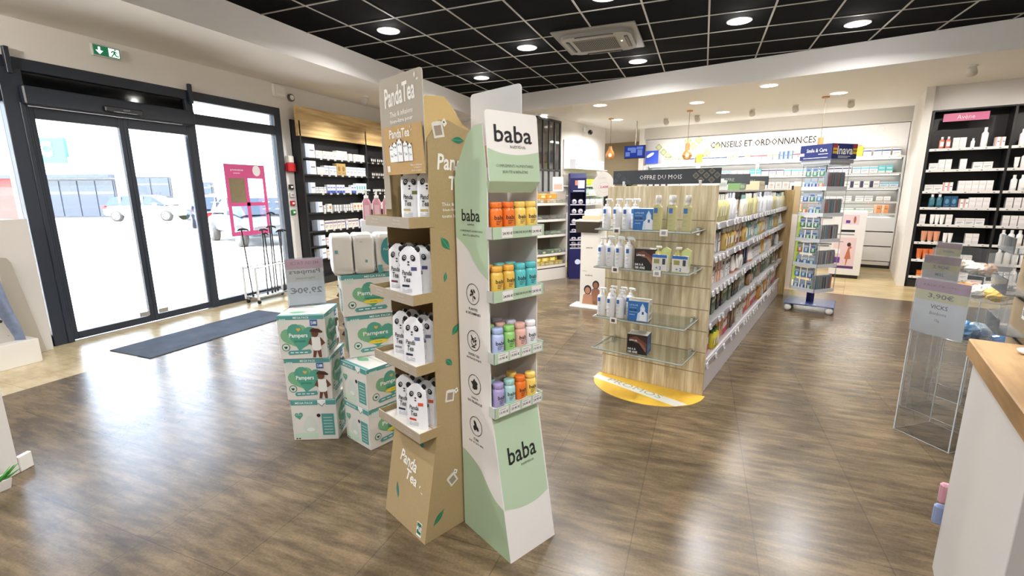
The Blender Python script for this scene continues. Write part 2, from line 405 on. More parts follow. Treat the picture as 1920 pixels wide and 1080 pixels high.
m=MB(); m.box(WX+.02,WX+.03,3.51,3.62,.10,.15,METAL,ch=.002); obj('floor_lock_plate',m,l2)
# blue film strip on the fixed leaf behind the right door leaf
fm=pane('#5f86b8',.55); m=MB(); m.box(WX-.05,WX-.048,4.06,4.16,.09,2.2,fm)
obj('blue_film_strip',m,dr)
# threshold rail
m=MB(); m.box(WX-.06,WX+.03,2.5,5.6,0,.008,METAL); struct('trim_2',m)
# ---------------------------------------------------------------- wall devices
t=thing('exit_sign','green emergency exit sign with arrow and running figure above the sliding doors','exit sign',(WX,3.41,2.985))
m=MB(); m.box(0,.035,-.135,.135,-.06,.06,mat('#c9ccc9',.4),ch=.006); obj('casing',m,t)
gr=mat('#1d6b4a',.4,emit=.5); wt=mat('#e8fff2',.4,emit=1.2); m=MB(); fr=((.035,-.135,-.06),(0,1,0),(0,0,1))
m.rect(fr,.012,.012,.258,.108,gr,.001)
m.flat(fr,[(.055,.095),(.075,.095),(.075,.06),(.10,.06),(.065,.022),(.03,.06),(.055,.06)],wt,.002)
m.rect(fr,.15,.02,.25,.102,wt,.002)
m.flat(fr,[(.165,.022),(.18,.022),(.20,.05),(.215,.03),(.245,.03),(.245,.04),(.222,.042),(.212,.07),(.235,.065),(.235,.073),(.205,.085),(.18,.08),(.168,.06),(.176,.056),(.188,.07),(.195,.07),(.19,.052)],gr,.003)
m.ell(fr,.213,.094,.008,.008,gr,.003); obj('sign_face',m,t)
t=thing('emergency_light','white rectangular emergency light high on the wall above the window end','emergency light',(WX,5.64,3.0))
m=MB(); m.box(0,.05,-.11,.11,-.09,.09,mat('#e4e2dd',.5),ch=.012); obj('casing',m,t)
m=MB(); m.box(.05,.06,-.08,.08,-.07,.06,mat('#f2f0ec',.3),ch=.008)
fr=((.06,-.08,-.07),(0,1,0),(0,0,1))
for i in range(7): m.rect(fr,.02+.02*i,.02,.024+.02*i,.11,mat('#c9c7c2',.4))
obj('diffuser',m,t)
t=thing('round_detector','round white detector with a dark ring beside the emergency light','detector',(WX,5.87,2.945))
m=MB(); m.T=Matrix.Rotation(PI/2,4,'Y'); m.lathe([(.055,0),(.055,.03),(.04,.034)],mat('#5a5a58',.5),20); m.lathe([(.038,.0341),(.032,.045)],mat('#efedea',.5),20); obj('casing',m,t)
t=thing('fire_alarm_sounder','red fire alarm sounder box with a white cap on the white pillar','fire alarm',(WX,5.705,1.83))
m=MB(); m.box(0,.08,-.075,.075,0,.13,mat('#c0202a',.4),ch=.012); obj('red_casing',m,t)
m=MB(); m.box(0,.07,-.05,.06,.132,.24,mat('#e6e4e0',.5),ch=.01); obj('white_cap',m,t)
def device(name,label,cat,z,col,w=.075,h=.075,face=None):
    t=thing(name,label,cat,(WX,5.70,z)); m=MB(); m.box(0,.035,-w/2,w/2,0,h,mat(col,.45),ch=.006); obj('casing',m,t)
    m=MB(); m.box(.035,.04,-w*.28,w*.28,h*.3,h*.7,mat(face or '#f0efec',.4),ch=.002); obj('button',m,t)
DY=5.70
device('key_switch','small black key switch, topmost of the column of small boxes on the pillar','switch',1.56,'#15161a')
device('control_box','small white control box under the black key switch','switch',1.44,'#dcdad6',face='#8f9499')
device('manual_call_point','small red manual call point under the white control box','call point',1.31,'#b8262c')
device('door_release_button','green door release box, lowest on the white pillar','switch',1.17,'#238a4d')
# entrance mat
mm=MB(); mm.box(0,.62,0,1.70,0,.009,mat_carpet(),ch=.004)
o=obj('entrance_mat',mm); place(o,(-5.30,2.60,.0),0); tag(o,'long dark blue-grey carpet mat in front of the sliding doors','door mat')
# ---------------------------------------------------------------- ceiling lamps
NL=0
def downlight(x,y,z,label,group=None,power=30,r=.115,first=[None]):
    col=(1,.99,.985) if z>3 else (1,.97,.93)
    if first[0] is None:
        t=thing('ceiling_downlight',label,'ceiling light',(x,y,z),0,group)
        m=MB(); m.lathe([(r+.012,0),(r+.012,-.006),(r-.002,-.009),(r-.002,-.004)],mat('#e8e6e2',.4),28,cap=False); obj('trim_ring',m,t)
        m=MB(); m.lathe([(r,-.001),(r,-.006)],emis('#fff3df',9),28,smooth=False); obj('diffuser',m,t); first[0]=t
    else: t=dup(first[0],(x,y,z),0,label,group)
    li=bpy.data.lights.new('downlight_lamp','AREA'); li.shape='DISK'; li.size=.21; li.energy=power; li.color=col; li.spread=math.radians(160)
    lo=bpy.data.objects.new('downlight_lamp',li); COL.objects.link(lo); lo.location=(x,y,z-.012)
    if z<3: return t
    lp=bpy.data.lights.new('dome_glow','POINT'); lp.energy=power*(.12 if z>3 else .02); lp.color=col; lp.shadow_soft_size=.05
    lq=bpy.data.objects.new('dome_glow',lp); COL.objects.link(lq); lq.location=(x,y,z-.07)
    return t
PW=46
DL=[(-3.37,4.77,'downlight in the black tiled ceiling above the left tower, nearest the white left bulkhead'),
(-2.17,5.97,'downlight in the black tiled ceiling just left of the air conditioning unit'),
(-3.37,7.17,'downlight in the far left corner of the black tiled ceiling'),
(-.97,7.17,'downlight in the black tiled ceiling just behind the air conditioning unit'),
(-.97,4.77,'downlight in the black tiled ceiling in front of the air conditioning unit'),
(.23,5.97,'downlight in the black tiled ceiling right of the air conditioning unit'),
(1.43,6.57,'rightmost downlight in the black tiled ceiling, near the white back bulkhead')]
for x,y,l in DL: downlight(x,y,CE,'recessed '+l,power=PW*.72)
for x,y in ((.23,3.57),(-2.17,3.57),(1.43,4.17),(-3.37,1.17),(.83,.57),(-2.17,-.63),(-.37,-1.23),(1.43,-1.23)):
    downlight(x,y,CE,'round recessed downlight in the black tiled ceiling above the shop entrance','downlights above the front of the shop',power=PW*1.0)
for s,c,l in ((-3.78,7.87,'downlight in the low white ceiling left of the left hanging bulb lamp'),(-5.3+.15,8.15,'leftmost downlight in the low white ceiling, by the dark lattice'),
 (-4.23,9.63,'downlight in the low white ceiling directly behind the left hanging bulb lamp'),(-1.19,7.93,'downlight at the front of the low white ceiling above the shelf gondola'),
 (-2.37,8.66,'downlight in the low white ceiling beside the middle hanging bulb lamp'),(-.40,9.2,'downlight in the low white ceiling beside the right hanging lamp'),(-2.25,10.0,'downlight in the low white ceiling nearest the lettered back wall')):
    p=B(s,c); downlight(p.x,p.y,LC,'recessed '+l,power=PW*.5)
p=B(-6.2,12.9); downlight(p.x,p.y,LC,'recessed downlight inside the dim corridor beyond the wall television',power=26)  # unseen lamp, added only to lighten the corridor
# surface spots aimed at the walls
def spot(x,y,z,aim,label,power=30,first=[None],group=None):
    d=(Vector(aim)-Vector((x,y,z))).normalized(); az=math.atan2(d.y,d.x)
    if first[0] is None:
        t=thing('ceiling_spot',label,'spotlight',(x,y,z),az,group)
        m=MB(); m.lathe([(.05,0),(.05,-.02)],WHITE,20); obj('ceiling_plate',m,t)
        m=MB(); m.T=Matrix.Translation((0,0,-.06))@Matrix.Rotation(math.radians(-55),4,'Y'); m.lathe([(.02,.06),(.045,.04),(.052,-.05),(.046,-.052)],mat('#c9c5be',.5),20)
        obj('lamp_head',m,t)
        m=MB(); m.T=Matrix.Translation((0,0,-.06))@Matrix.Rotation(math.radians(-55),4,'Y'); m.lathe([(.044,-.0525),(.044,-.0535)],emis('#fff1dc',12),20,smooth=False); obj('lamp_lens',m,t)
        first[0]=t
    else: t=dup(first[0],(x,y,z),az,label,group)
    li=bpy.data.lights.new('spot_lamp','SPOT'); li.energy=power; li.spot_size=math.radians(100); li.spot_blend=.7; li.shadow_soft_size=.04; li.color=(1,.93,.84)
    lo=bpy.data.objects.new('spot_lamp',li); COL.objects.link(lo); lo.location=Vector((x,y,z-.08))+d*.06; lo.rotation_euler=(-d).to_track_quat('Z','Y').to_euler()
SP=90
for y,l in ((6.3,'nearer adjustable white spot on the left ceiling strip by the black shelves'),(7.5,'farther adjustable white spot on the left ceiling strip by the black shelves')):
    spot(-4.95,y,LC,(-5.75,y+.1,1.6),l,SP*.75)
for s,c,l in ((-3.37,10.13,'first from the left'),(-2.75,10.13,'second, behind the middle hanging lamp'),(-1.74,10.0,'third from the left'),(-1.05,10.0,'fourth from the left'),(-.25,10.03,'fifth, behind the right hanging lamp')):
    p=B(s,c); q=B(s,11.6,2.0); spot(p.x,p.y,LC,q,'small ceiling spot before the lettered back wall, '+l,22)
spot(-4.95,.3,LC+.05,(-6.0,3.6,2.9),'adjustable white spot on the left ceiling strip near the entrance',190)  # added lamp outside the view, brightens the wall over the doors
spot(-4.95,-.8,LC+.05,(-6.0,2.2,2.8),'adjustable white spot on the left ceiling strip behind the camera',130)  # second added spot, also out of view, lifting the same wall
p=B(.96,8.21); spot(p.x,p.y,LC,B(1.3,9.6,1.6),'larger white ceiling spot shining at the black skincare shelves',SP*.6)
p=B(2.1,8.21); spot(p.x,p.y,LC,B(2.2,9.6,1.6),'white ceiling spot in front of the right end of the black skincare shelves',SP*.6)
# ceiling cassette air conditioner
t=thing('air_conditioner','square grey ceiling cassette air conditioner set in the black tiled ceiling','air conditioner',(-1.265,5.99,CE))
gy=mat('#77736c',.5); m=MB(); m.box(-.47,.47,-.47,.47,-.02,0,gy,ch=.006); obj('cover_plate',m,t)
def rrect(x0,x1,y0,y1,r,n=6):
    P=[]
    for cx,cy,a in ((x1-r,y1-r,0),(x0+r,y1-r,90),(x0+r,y0+r,180),(x1-r,y0+r,270)):
        for i in range(n+1):
            q=math.radians(a+90*i/n); P.append((cx+r*math.cos(q),cy+r*math.sin(q)))
    return P
m=MB(); m.prism(rrect(-.40,.40,-.36,.36,.13),-.06,-.02,2,gy,mat('#8a867e',.45),True); obj('body',m,t)
m=MB(); m.box(-.27,.22,-.22,.22,-.066,-.06,mat('#6b675f',.5))
for i in range(24): m.box(-.26+i*.02,-.25+i*.02,-.20,.20,-.068,-.065,mat('#1c1b19',.7))
obj('intake_grille',m,t)
for sx,rz in ((1,0),(-1,PI),(0,PI/2),(2,-PI/2)):
    m=MB(); m.T=Matrix.Rotation(rz,4,'Z'); m.prism(rrect(.315,.355,-.22,.22,.02,3),-.064,-.0595,2,mat('#121212',.6)); m.T=Matrix.Rotation(rz,4,'Z'); m.box(.325,.35,-.20,.20,-.069,-.064,mat('#5e5a54',.5)); obj('air_outlet',m,t)
m=MB(); m.lathe([(.012,-.067),(.01,-.0605)][::-1],emis('#fff2cc',2),12,c=(.27,-.05,0)); obj('status_light',m,t)
# tiny ceiling fire detector
t=thing('security_camera','black and white dome security camera on the white wall left of the corridor','security camera',B(-5.08,9.79,2.80),RB)
m=MB(); m.box(0,.05,-.04,.04,0,.08,WHITE,ch=.008); m.tube([(.05,0,.04),(.13,0,.02)],.014,WHITE); obj('bracket',m,t)
m=MB(); m.ball((.16,0,-.03),.055,mat('#111113',.2)); obj('camera_dome',m,t)
# ================================================================ cardboard display towers
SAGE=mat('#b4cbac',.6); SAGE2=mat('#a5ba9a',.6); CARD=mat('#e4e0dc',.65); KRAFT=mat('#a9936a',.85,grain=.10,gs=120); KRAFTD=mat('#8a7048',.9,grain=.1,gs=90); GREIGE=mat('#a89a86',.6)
LEAF=mat('#237a55',.6); LEAFT=mat('#2b7c74',.6)
def curve_sample(P,n=5):
    """catmull-rom through 2d points"""
    out=[]
    Q=[P[0]]+list(P)+[P[-1]]
    for i in range(1,len(Q)-2):
        for k in range(n):
            t=k/n; p=[]
            for a in (0,1):
                p0,p1,p2,p3=Q[i-1][a],Q[i][a],Q[i+1][a],Q[i+2][a]
                p.append(.5*((2*p1)+(-p0+p2)*t+(2*p0-5*p1+4*p2-p3)*t*t+(-p0+3*p1-3*p2+p3)*t**3))
            out.append(tuple(p))
    return out+[P[-1]]
# ---- the green and white supplement tower
BRZ=math.atan2(.886,.463)
bt=thing('cardboard_display_tower','tall sage green and white cardboard display tower of gummy supplement jars, facing right','display stand',(-.632,1.54,0),BRZ)
W_,D_=.2565,.327
sidep=[(0,0),(D_,0),(D_,1.55),(.305,1.60),(.23,1.715),(.19,1.738),(.142,1.742),(.118,1.54),(.117,.63)]
def side_panel(x0,x1,outer):
    m=MB(); m.prism(sidep,x0,x1,0,CARD)
    if outer:
        # print on the outer (x = 0) face, seen from -x : right = -y
        fr=((0,D_,0),(0,-1,0),(0,0,1))
        X=lambda y:D_-y
        top=curve_sample([(D_,1.322),(.30,1.31),(.27,1.293),(.237,1.268),(.214,1.238),(.187,1.212),(.158,1.19),(.118,1.17)])
        pts=[(X(y),z) for y,z in top]+[(X(y),z) for y,z in [(.118,1.54),(.142,1.742),(.19,1.738),(.23,1.715),(.305,1.60),(D_,1.55)]]
        m.flat(fr,pts,SAGE,.0006)
        bot=curve_sample([(D_,.385),(.30,.382),(.264,.371),(.23,.357),(.196,.338),(.161,.300),(.126,.263),(.091,.238),(.047,.225)])
        pts=[(X(D_),0.001),(X(0.001),0.001),(X(.042),.222)]+[(X(y),z) for y,z in bot][::-1]
        m.flat(fr,pts,SAGE2,.0006)
        m.text(fr,'baba',X(.222),1.412,INK,h=.047,w=.118,bold=.012,off=.0014)
        m.text(fr,'nutrition',X(.222),1.377,INK,w=.045,off=.0014)
        m.text(fr,'COMPLÉMENTS ALIMENTAIRES',X(.222),1.352,mat('#4c5a46',.6),w=.15,h=.009,off=.0014)
        m.text(fr,'BEAUTÉ & BIEN-ÊTRE',X(.222),1.335,mat('#4c5a46',.6),w=.11,h=.009,off=.0014)
        for y,z,l1,l2 in ((.221,1.10,'PLANTES','& VITAMINES'),(.223,.906,'EXPERT EN','NUTRACEUTIQUE'),(.224,.715,'FABRIQUÉ','EN FRANCE'),(.221,.527,'CURE','DE 30 JOURS')):
            cx=X(y); m.ring(fr,cx,z,.0405,.0435,INK,.0012,28)
            m.text(fr,l1,cx,z-.062,INK,h=.0105,off=.0014,bold=.01); m.text(fr,l2,cx,z-.080,INK,h=.0105,w=.10 if len(l2)>8 else .075,off=.0014,bold=.01)
            if l1=='PLANTES':
                m.flat(fr,[(cx-.0015,z-.03),(cx+.0015,z-.03),(cx+.002,z),(cx-.001,z)],INK,.0013)
                for dx,dz,r in ((-.008,.012,.5),(.010,.014,-.5),(.0,.005,0),(-.012,-.004,.9),(.012,-.012,-.9)): m.ell(fr,cx+dx,z+dz,.005,.0085,INK,.0014,12,-r)
            elif l1=='EXPERT EN':
                m.ell(fr,cx-.006,z+.006,.0045,.02,INK,.0013,12,.6); m.ring(fr,cx,z-.006,.013,.017,INK,.0013,18); m.rect(fr,cx-.014,z-.030,cx+.012,z-.024,INK,.0013)
                for dx,dz in ((.012,.014),(.018,.004),(.010,.0),(.016,-.012)): m.ell(fr,cx+dx,z+dz,.004,.004,INK,.0014,10)
            elif l1=='FABRIQUÉ':
                m.flat(fr,[(cx+a*.0013,z+b*.0013) for a,b in ((0,20),(5,14),(14,10),(18,7),(14,0),(16,-8),(12,-14),(4,-15),(-2,-18),(-11,-15),(-10,-4),(-19,6),(-12,9),(-8,8),(-7,13))],INK,.0013)
            else:
                m.ell(fr,cx-.004,z+.010,.008,.016,INK,.0013,14,.5); m.ell(fr,cx-.009,z-.010,.009,.012,INK,.0014,14,.2); m.ell(fr,cx+.009,z-.008,.008,.013,INK,.0015,14,.7)
    return m
obj('side_panel',side_panel(0,.005,True),bt); obj('side_panel',side_panel(W_-.005,W_,False),bt)
# sloped front of the foot
m=MB(); sl=Vector((0,.117,.63)); L=sl.length
m.add([(0.005,0,0),(W_-.005,0,0),(W_-.005,.117,.63),(.005,.117,.63),(0.005,.004,0),(W_-.005,.004,0),(W_-.005,.121,.63),(.005,.121,.63)],[(0,1,2,3),(7,6,5,4),(0,4,5,1),(3,2,6,7)],CARD)
fr=((.005,0,0),(1,0,0),tuple(sl)); k=L/.63
wv=curve_sample([(0,.222*k),(.03,.214*k),(.069,.203*k),(.128,.195*k),(.192,.198*k),(W_-.012,.213*k)])
m.flat(fr,wv+[(W_-.012,L-.001),(0,L-.001)],SAGE,.0006)
m.text(fr,'baba',.128,.425*k,INK,h=.075,w=.155,bold=.012,off=.0014); m.text(fr,'nutrition',.15,.372*k,INK,w=.07,off=.0014)
obj('front_panel',m,bt)
m=MB(); m.box(.005,W_-.005,D_-.006,D_-.001,0,1.6,CARD); m.box(.005,W_-.005,.30,.303,.62,1.52,mat('#cfcac4',.7)); obj('back_panel',m,bt)
SZ=[1.372,1.130,.884,.655]
prices=[('24.90 €','CURE DE 30 JOURS','24.90 €')]*2
for i,z in enumerate(SZ):
    m=MB(); m.box(-.004,W_+.006,.085,.088,z-.045,z,SAGE); m.box(-.004,-.001,.085,.125,z-.045,z,mat('#c3c8c0',.6)); m.box(W_+.003,W_+.006,.085,.125,z-.045,z,mat('#c3c8c0',.6)); m.box(.006,W_-.006,.088,.298,z-.020,z-.012,CARD)
    m.box(.006,W_-.006,.088,.298,z-.012,z-.010,WHITE)
    fr=((-.004,.085,z-.045),(1,0,0),(0,0,1))
    if i<2:
        for cx in (.072,.225): m.rect(fr,cx-.027,.004,cx+.027,.041,WHITE,.0008); m.text(fr,'24.90 €',cx,.020,INK,w=.048,h=.011,bold=.01,off=.0016)
        m.text(fr,'CURE DE 30 JOURS',.148,.020,INK,w=.098,h=.012,bold=.012,off=.0012)
    else:
        ps=['19.90 €']*4 if i==2 else ['19.90 €','25.40 €','24.90 €','24.90 €']
        for q,p in enumerate(ps):
            cx=.045+.062*q; m.rect(fr,cx-.026,.004,cx+.026,.041,WHITE,.0008); m.text(fr,p,cx,.020,INK,w=.044,h=.011,bold=.01,off=.0016); m.rect(fr,cx-.02,.032,cx+.01,.034,mat('#8a8a8a',.6),.0016)
    obj('shelf_tray',m,bt)
# header card, slightly reclined, rounded top
m=MB(); hb=Vector((-.001,.100,1.538)); hu=Vector((0,.022,.25)).normalized(); HL=.252
def roundtop(w,h,r=.014,n=5):
    P=[(0,0),(w,0)]
    for cx,a in ((w-r,0),(r,90)):
        for i in range(n+1):
            q=math.radians(a+90*i/n); P.append((cx+r*math.cos(q),h-r+r*math.sin(q)))
    return P
def slab(m,fr,P,th,mt,mb_=None):
    o,r,u=[Vector(q) for q in fr]; n=r.cross(u).normalized(); a=[tuple(o+r*x+u*y) for x,y in P]; b=[tuple(o+r*x+u*y-n*th) for x,y in P]; k=len(P)
    m.add(a,[tuple(range(k))],mt); m.add(b,[tuple(range(k))[::-1]],mb_ or mt); m.add(a+b,[(i,k+i,k+(i+1)%k,(i+1)%k) for i in range(k)],mb_ or mt)
fr=(tuple(hb),(1,0,0),tuple(hu)); HW=W_-.002
slab(m,fr,roundtop(HW,HL),.004,mat('#eeebe6',.5))
arc=curve_sample([(0.001,.118),(.06,.103),(.128,.098),(.19,.102),(HW-.001,.113)])
m.flat(fr,[(0.001,.001),(HW-.001,.001)]+arc[::-1],SAGE,.0006)
m.text(fr,'baba',HW/2,.172,INK,h=.062,w=.185,bold=.012,off=.0014); m.text(fr,'nutrition',HW/2+.018,.128,INK,w=.075,off=.0014)
m.text(fr,'COMPLÉMENTS ALIMENTAIRES',HW/2,.058,mat('#43503c',.6),w=.185,h=.0125,off=.0014); m.text(fr,'BEAUTÉ & BIEN-ÊTRE',HW/2,.036,mat('#43503c',.6),w=.125,h=.0125,off=.0014)
obj('header_card',m,bt)
m=MB(); m.add([(0,.100,1.538),(W_-.003,.100,1.538),(W_-.03,.118,1.497),(.004,.118,1.497),(0,.118,1.538),(W_-.003,.118,1.538),(W_-.03,.124,1.497),(.004,.124,1.497)],[(0,3,2,1),(4,5,6,7),(0,1,5,4),(3,7,6,2),(0,4,7,3),(1,2,6,5)],SAGE2); obj('header_flap',m,bt)
# ---- supplement jars
def tower_world(root,x,y,z):
    return root.matrix_basis@Vector((x,y,z)) if False else (Matrix.Rotation(root.rotation_euler[2],4,'Z')@Vector((x,y,z))+root.location)
JARC={}
def jar(col,cap,rz,loc,label,group,text=True):
    k=(col,cap)
    if k in JARC: return dup(JARC[k],loc,rz,label,group)
    t=thing('supplement_jar',label,'jar',loc,rz,group)
    cm=mat(col,.35); m=MB(); m.lathe([(.024,0),(.0255,.003),(.0255,.066),(.0235,.073),(.019,.078),(.019,.080)],cm,22)
    for ang in (-90,):
        fr=((0,0,0),(1,0,0),(0,0,1))
        # wrap print on the curved wall
        vs,fs,x0,x1,y0,y1=text2d('baba',.02)
        P=[]; r=.0259
        for x,y in vs:
            a=math.radians(-90)+(x-(x0+x1)/2)*(.042/(x1-x0))/r; P.append((r*math.cos(a),r*math.sin(a),.044+(y-(y0+y1)/2)*(.016/(y1-y0))))
        m.add(P,fs,INK)
        for z,w_ in ((.030,.9),(.024,.7),(.018,.5)):
            a0=math.radians(-122); n=6; P=[]
            for i in range(n+1):
                a=a0+w_*i/n
                P+=[(r*math.cos(a),r*math.sin(a),z),(r*math.cos(a),r*math.sin(a),z+.0022)]
            m.add(P,[(2*i,2*i+2,2*i+3,2*i+1) for i in range(n)],INK)
    obj('jar_body',m,t)
    m=MB(); m.lathe([(.0205,.079),(.0222,.081),(.0222,.098),(.020,.1005),(.001,.101)],mat(cap,.4),22,cap=False)
    for i in range(22):
        a=2*PI*i/22; m.box(.0218*math.cos(a)-.0006,.0218*math.cos(a)+.0006,.0218*math.sin(a)-.0006,.0218*math.sin(a)+.0006,.083,.096,mat(cap,.4))
    obj('screw_cap',m,t); JARC[k]=t; return t
OR='#ee7a2c';YE='#f3d06a';GO='#e3bb55';TE='#5fc0c4';LV='#b3bfe3';GN='#98cf78';PK='#e6b3a5';WH='#ecebf0';PU='#a79cc6';AQ='#b5dcda';TD='#7fb3b5';LI='#c9c4d6'
rows=[
 (0,'top shelf',[(0,0,OR,OR,'leftmost orange'),(1,0,OR,OR,'second orange'),(2,0,YE,YE,'left yellow'),(3,0,YE,YE,'rightmost yellow')]),
 (1,'second shelf',[(0,0,GO,'#e8ae4a','leftmost golden'),(1,0,GO,'#e8ae4a','second golden'),(2,0,TE,TE,'left front turquoise'),(3,0,TE,TE,'right front turquoise'),(0,1,'#d9a052','#d9a052','golden orange back-row'),(1,1,TD,'#6fb0a8','dark turquoise back-row'),(2,1,TD,'#6fb0a8','half-hidden turquoise back-row')]),
 (2,'third shelf',[(0,0,LV,'#a9bbdf','pale blue'),(1,0,GN,GN,'light green front'),(2,0,PK,PK,'salmon pink front'),(3,0,WH,'#f0f0f2','white'),(0,1,'#8fc07a','#8fbd74','green back-row'),(1,1,'#d9aca0','#d4a69c','pink back-row'),(2,1,LI,'#c7c3cf','lilac grey back-row'),(.4,2,'#cfa79c','#caa095','pinkish third-row'),(1.5,2,LI,'#bfbcc6','grey lilac third-row')]),
 (3,'lowest shelf',[(0,0,PU,'#a093bd','purple'),(1,0,AQ,'#9fc9c0','pale aqua'),(2,0,OR,OR,'orange front'),(3,0,YE,YE,'yellow front right'),(0,1,TD,'#8fb5b0','grey turquoise back-row'),(2,1,GO,YE,'yellow back-row')])]
for i,nm,L in rows:
    for q,rw,c,cp,ds in L:
        x=.040+.0585*q; y=.118+.056*rw; p=tower_world(bt,x,y,SZ[i]-.0098)
        jar(c,cp,BRZ+R.uniform(-.12,.12),tuple(p),f'{ds} supplement jar on the {nm} of the green tower','gummy supplement jars on the green tower')
# ---- the kraft tea tower
KRZ=math.atan2(-.408,.913)
kt=thing('cardboard_display_tower','tall brown kraft cardboard display tower holding white tea pouches','display stand',(-1.326,1.639,0),KRZ)
KW,KD=.335,.36
kp=[(0,0),(KD,0),(KD,1.70),(.30,1.742),(.244,1.757),(.20,1.774),(.155,1.77),(.10,1.70),(.092,.50)]
def leaf2(m,fr,cx,cy,l,wd,rot,c=LEAF,off=.0012):
    P=[]
    for i in range(9): t=i/8; P.append((l*(t-.5),wd*math.sin(PI*t)**1.2))
    for i in range(1,8): t=1-i/8; P.append((l*(t-.5),-wd*math.sin(PI*t)**1.2))
    co,si=math.cos(rot),math.sin(rot); m.flat(fr,[(cx+x*co-y*si,cy+x*si+y*co) for x,y in P],c,off)
    m.flat(fr,[(cx+x*co-y*si,cy+x*si+y*co) for x,y in ((-l*.5,-.0006),(l*.42,-.0006),(l*.42,.0006),(-l*.5,.0006))],mat('#7fb59a',.6),off+.0006)
def teabag(m,fr,cx,cy,s,rot):
    co,si=math.cos(rot),math.sin(rot)
    def q(pts,c,off): m.flat(fr,[(cx+x*co*s-y*si*s,cy+x*si*s+y*co*s) for x,y in pts],c,off)
    q([(-.5,-.6),(.5,-.6),(.5,.5),(.3,.6),(-.3,.6),(-.5,.5)],mat('#dcd8cd',.7),.0012); q([(-.33,-.42),(.33,-.42),(.33,.3),(-.33,.3)],mat('#9a8a78',.7),.0018)
    q([(.62,.1),(.95,.35),(.75,.75),(.4,.5)],mat('#e5e1d8',.7),.0024); q([(.28,.55),(.34,.6),(.55,.45),(.5,.4)],mat('#dcd8cd',.7),.002); q([(.62,.38),(.74,.42),(.70,.54),(.58,.5)],INK,.003)
HW_=mat('#eeebe2',.7)
m=MB(); m.prism(kp,KW-.005,KW,0,KRAFT)
fr=((KW,0,0),(0,1,0),(0,0,1))
m.text(fr,'Panda',.215,1.615,HW_,h=.062,w=.15,bold=.022,shear=.12,off=.0014,rot=-.02); m.text(fr,'Tea',.235,1.535,HW_,h=.055,w=.085,bold=.022,shear=.12,off=.0014)
m.text(fr,'Thés & infusions',.225,1.453,HW_,h=.014,w=.14,bold=.012,off=.0014); m.text(fr,'bien-être pour',.22,1.430,HW_,h=.014,w=.12,bold=.012,off=.0014); m.text(fr,'toute la famille',.22,1.407,HW_,h=.014,w=.13,bold=.012,off=.0014)
for y,z,l,wd,r in ((.244,1.702,.065,.013,0),(.166,1.297,.07,.016,-.9),(.160,1.161,.045,.008,1.4),(.203,.931,.06,.015,.9),(.163,.795,.05,.013,-.8),(.078,.093,.085,.013,.75),(.30,.55,.04,.01,1.2)): leaf2(m,fr,y,z,l,wd,r)
teabag(m,fr,.162,.643,.045,-.15); teabag(m,fr,.158,.245,.045,.5); teabag(m,fr,.150,1.735,.05,.2); teabag(m,fr,.29,1.15,.04,.1); 
obj('side_panel',m,kt)
m=MB(); m.prism(kp,0,.005,0,KRAFT); obj('side_panel',m,kt)
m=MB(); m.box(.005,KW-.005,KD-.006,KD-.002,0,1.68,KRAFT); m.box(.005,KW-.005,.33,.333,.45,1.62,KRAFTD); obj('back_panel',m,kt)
m=MB(); sl=Vector((0,.092,.50)); L=sl.length; k=L/.5
m.add([(.005,0,0),(KW-.005,0,0),(KW-.005,.092,.5),(.005,.092,.5),(.005,.004,0),(KW-.005,.004,0),(KW-.005,.096,.5),(.005,.096,.5)],[(0,1,2,3),(7,6,5,4),(0,4,5,1),(3,2,6,7)],KRAFT)
fr=((0.0,0,0),(1,0,0),tuple(sl))
m.text(fr,'Panda',.150,.30*k,HW_,h=.058,w=.135,bold=.022,shear=.12,off=.0014,rot=-.12); m.text(fr,'Tea',.185,.235*k,HW_,h=.05,w=.09,bold=.022,shear=.12,off=.0014,rot=-.12)
leaf2(m,fr,.085,.135*k,.075,.010,-1.25,LEAFT); leaf2(m,fr,.235,.405*k,.04,.011,.05,LEAFT); m.rect(fr,.265,.012,.302,.075,HW_,.001); m.rect(fr,.268,.022,.299,.072,mat('#2a6b55',.5),.0016); m.text(fr,'AB',.2835,.047,HW_,h=.022,bold=.02,off=.002)
leaf2(m,fr,.255,.222*k,.02,.004,1.0,HW_); leaf2(m,fr,.272,.20*k,.015,.003,-.3,HW_)
obj('front_panel',m,kt)
KZ=[1.408,1.108,.815,.522]
for i,z in enumerate(KZ):
    m=MB(); m.box(-.002,KW+.002,0,.004,z-.042,z,GREIGE); m.box(KW-.002,KW+.002,.004,.12,z-.042,z,KRAFT); m.box(-.002,.002,.004,.12,z-.042,z,KRAFT); m.box(.006,KW-.006,.004,.33,z-.032,z-.026,KRAFT); m.box(.006,KW-.006,.0045,.328,z-.026,z-.0235,mat('#d8d2c8',.7))
    fr=((0,0,z-.042),(1,0,0),(0,0,1)); tm=mat('#cfc6b8',.6)
    for cx in (.08,.25):
        m.text(fr,'Thé bio',cx,.029,tm,w=.05,h=.008,off=.001); m.text(fr,'Infusion bien-être',cx,.016,tm,w=.06,h=.006,off=.001)
    obj('shelf_tray',m,kt)
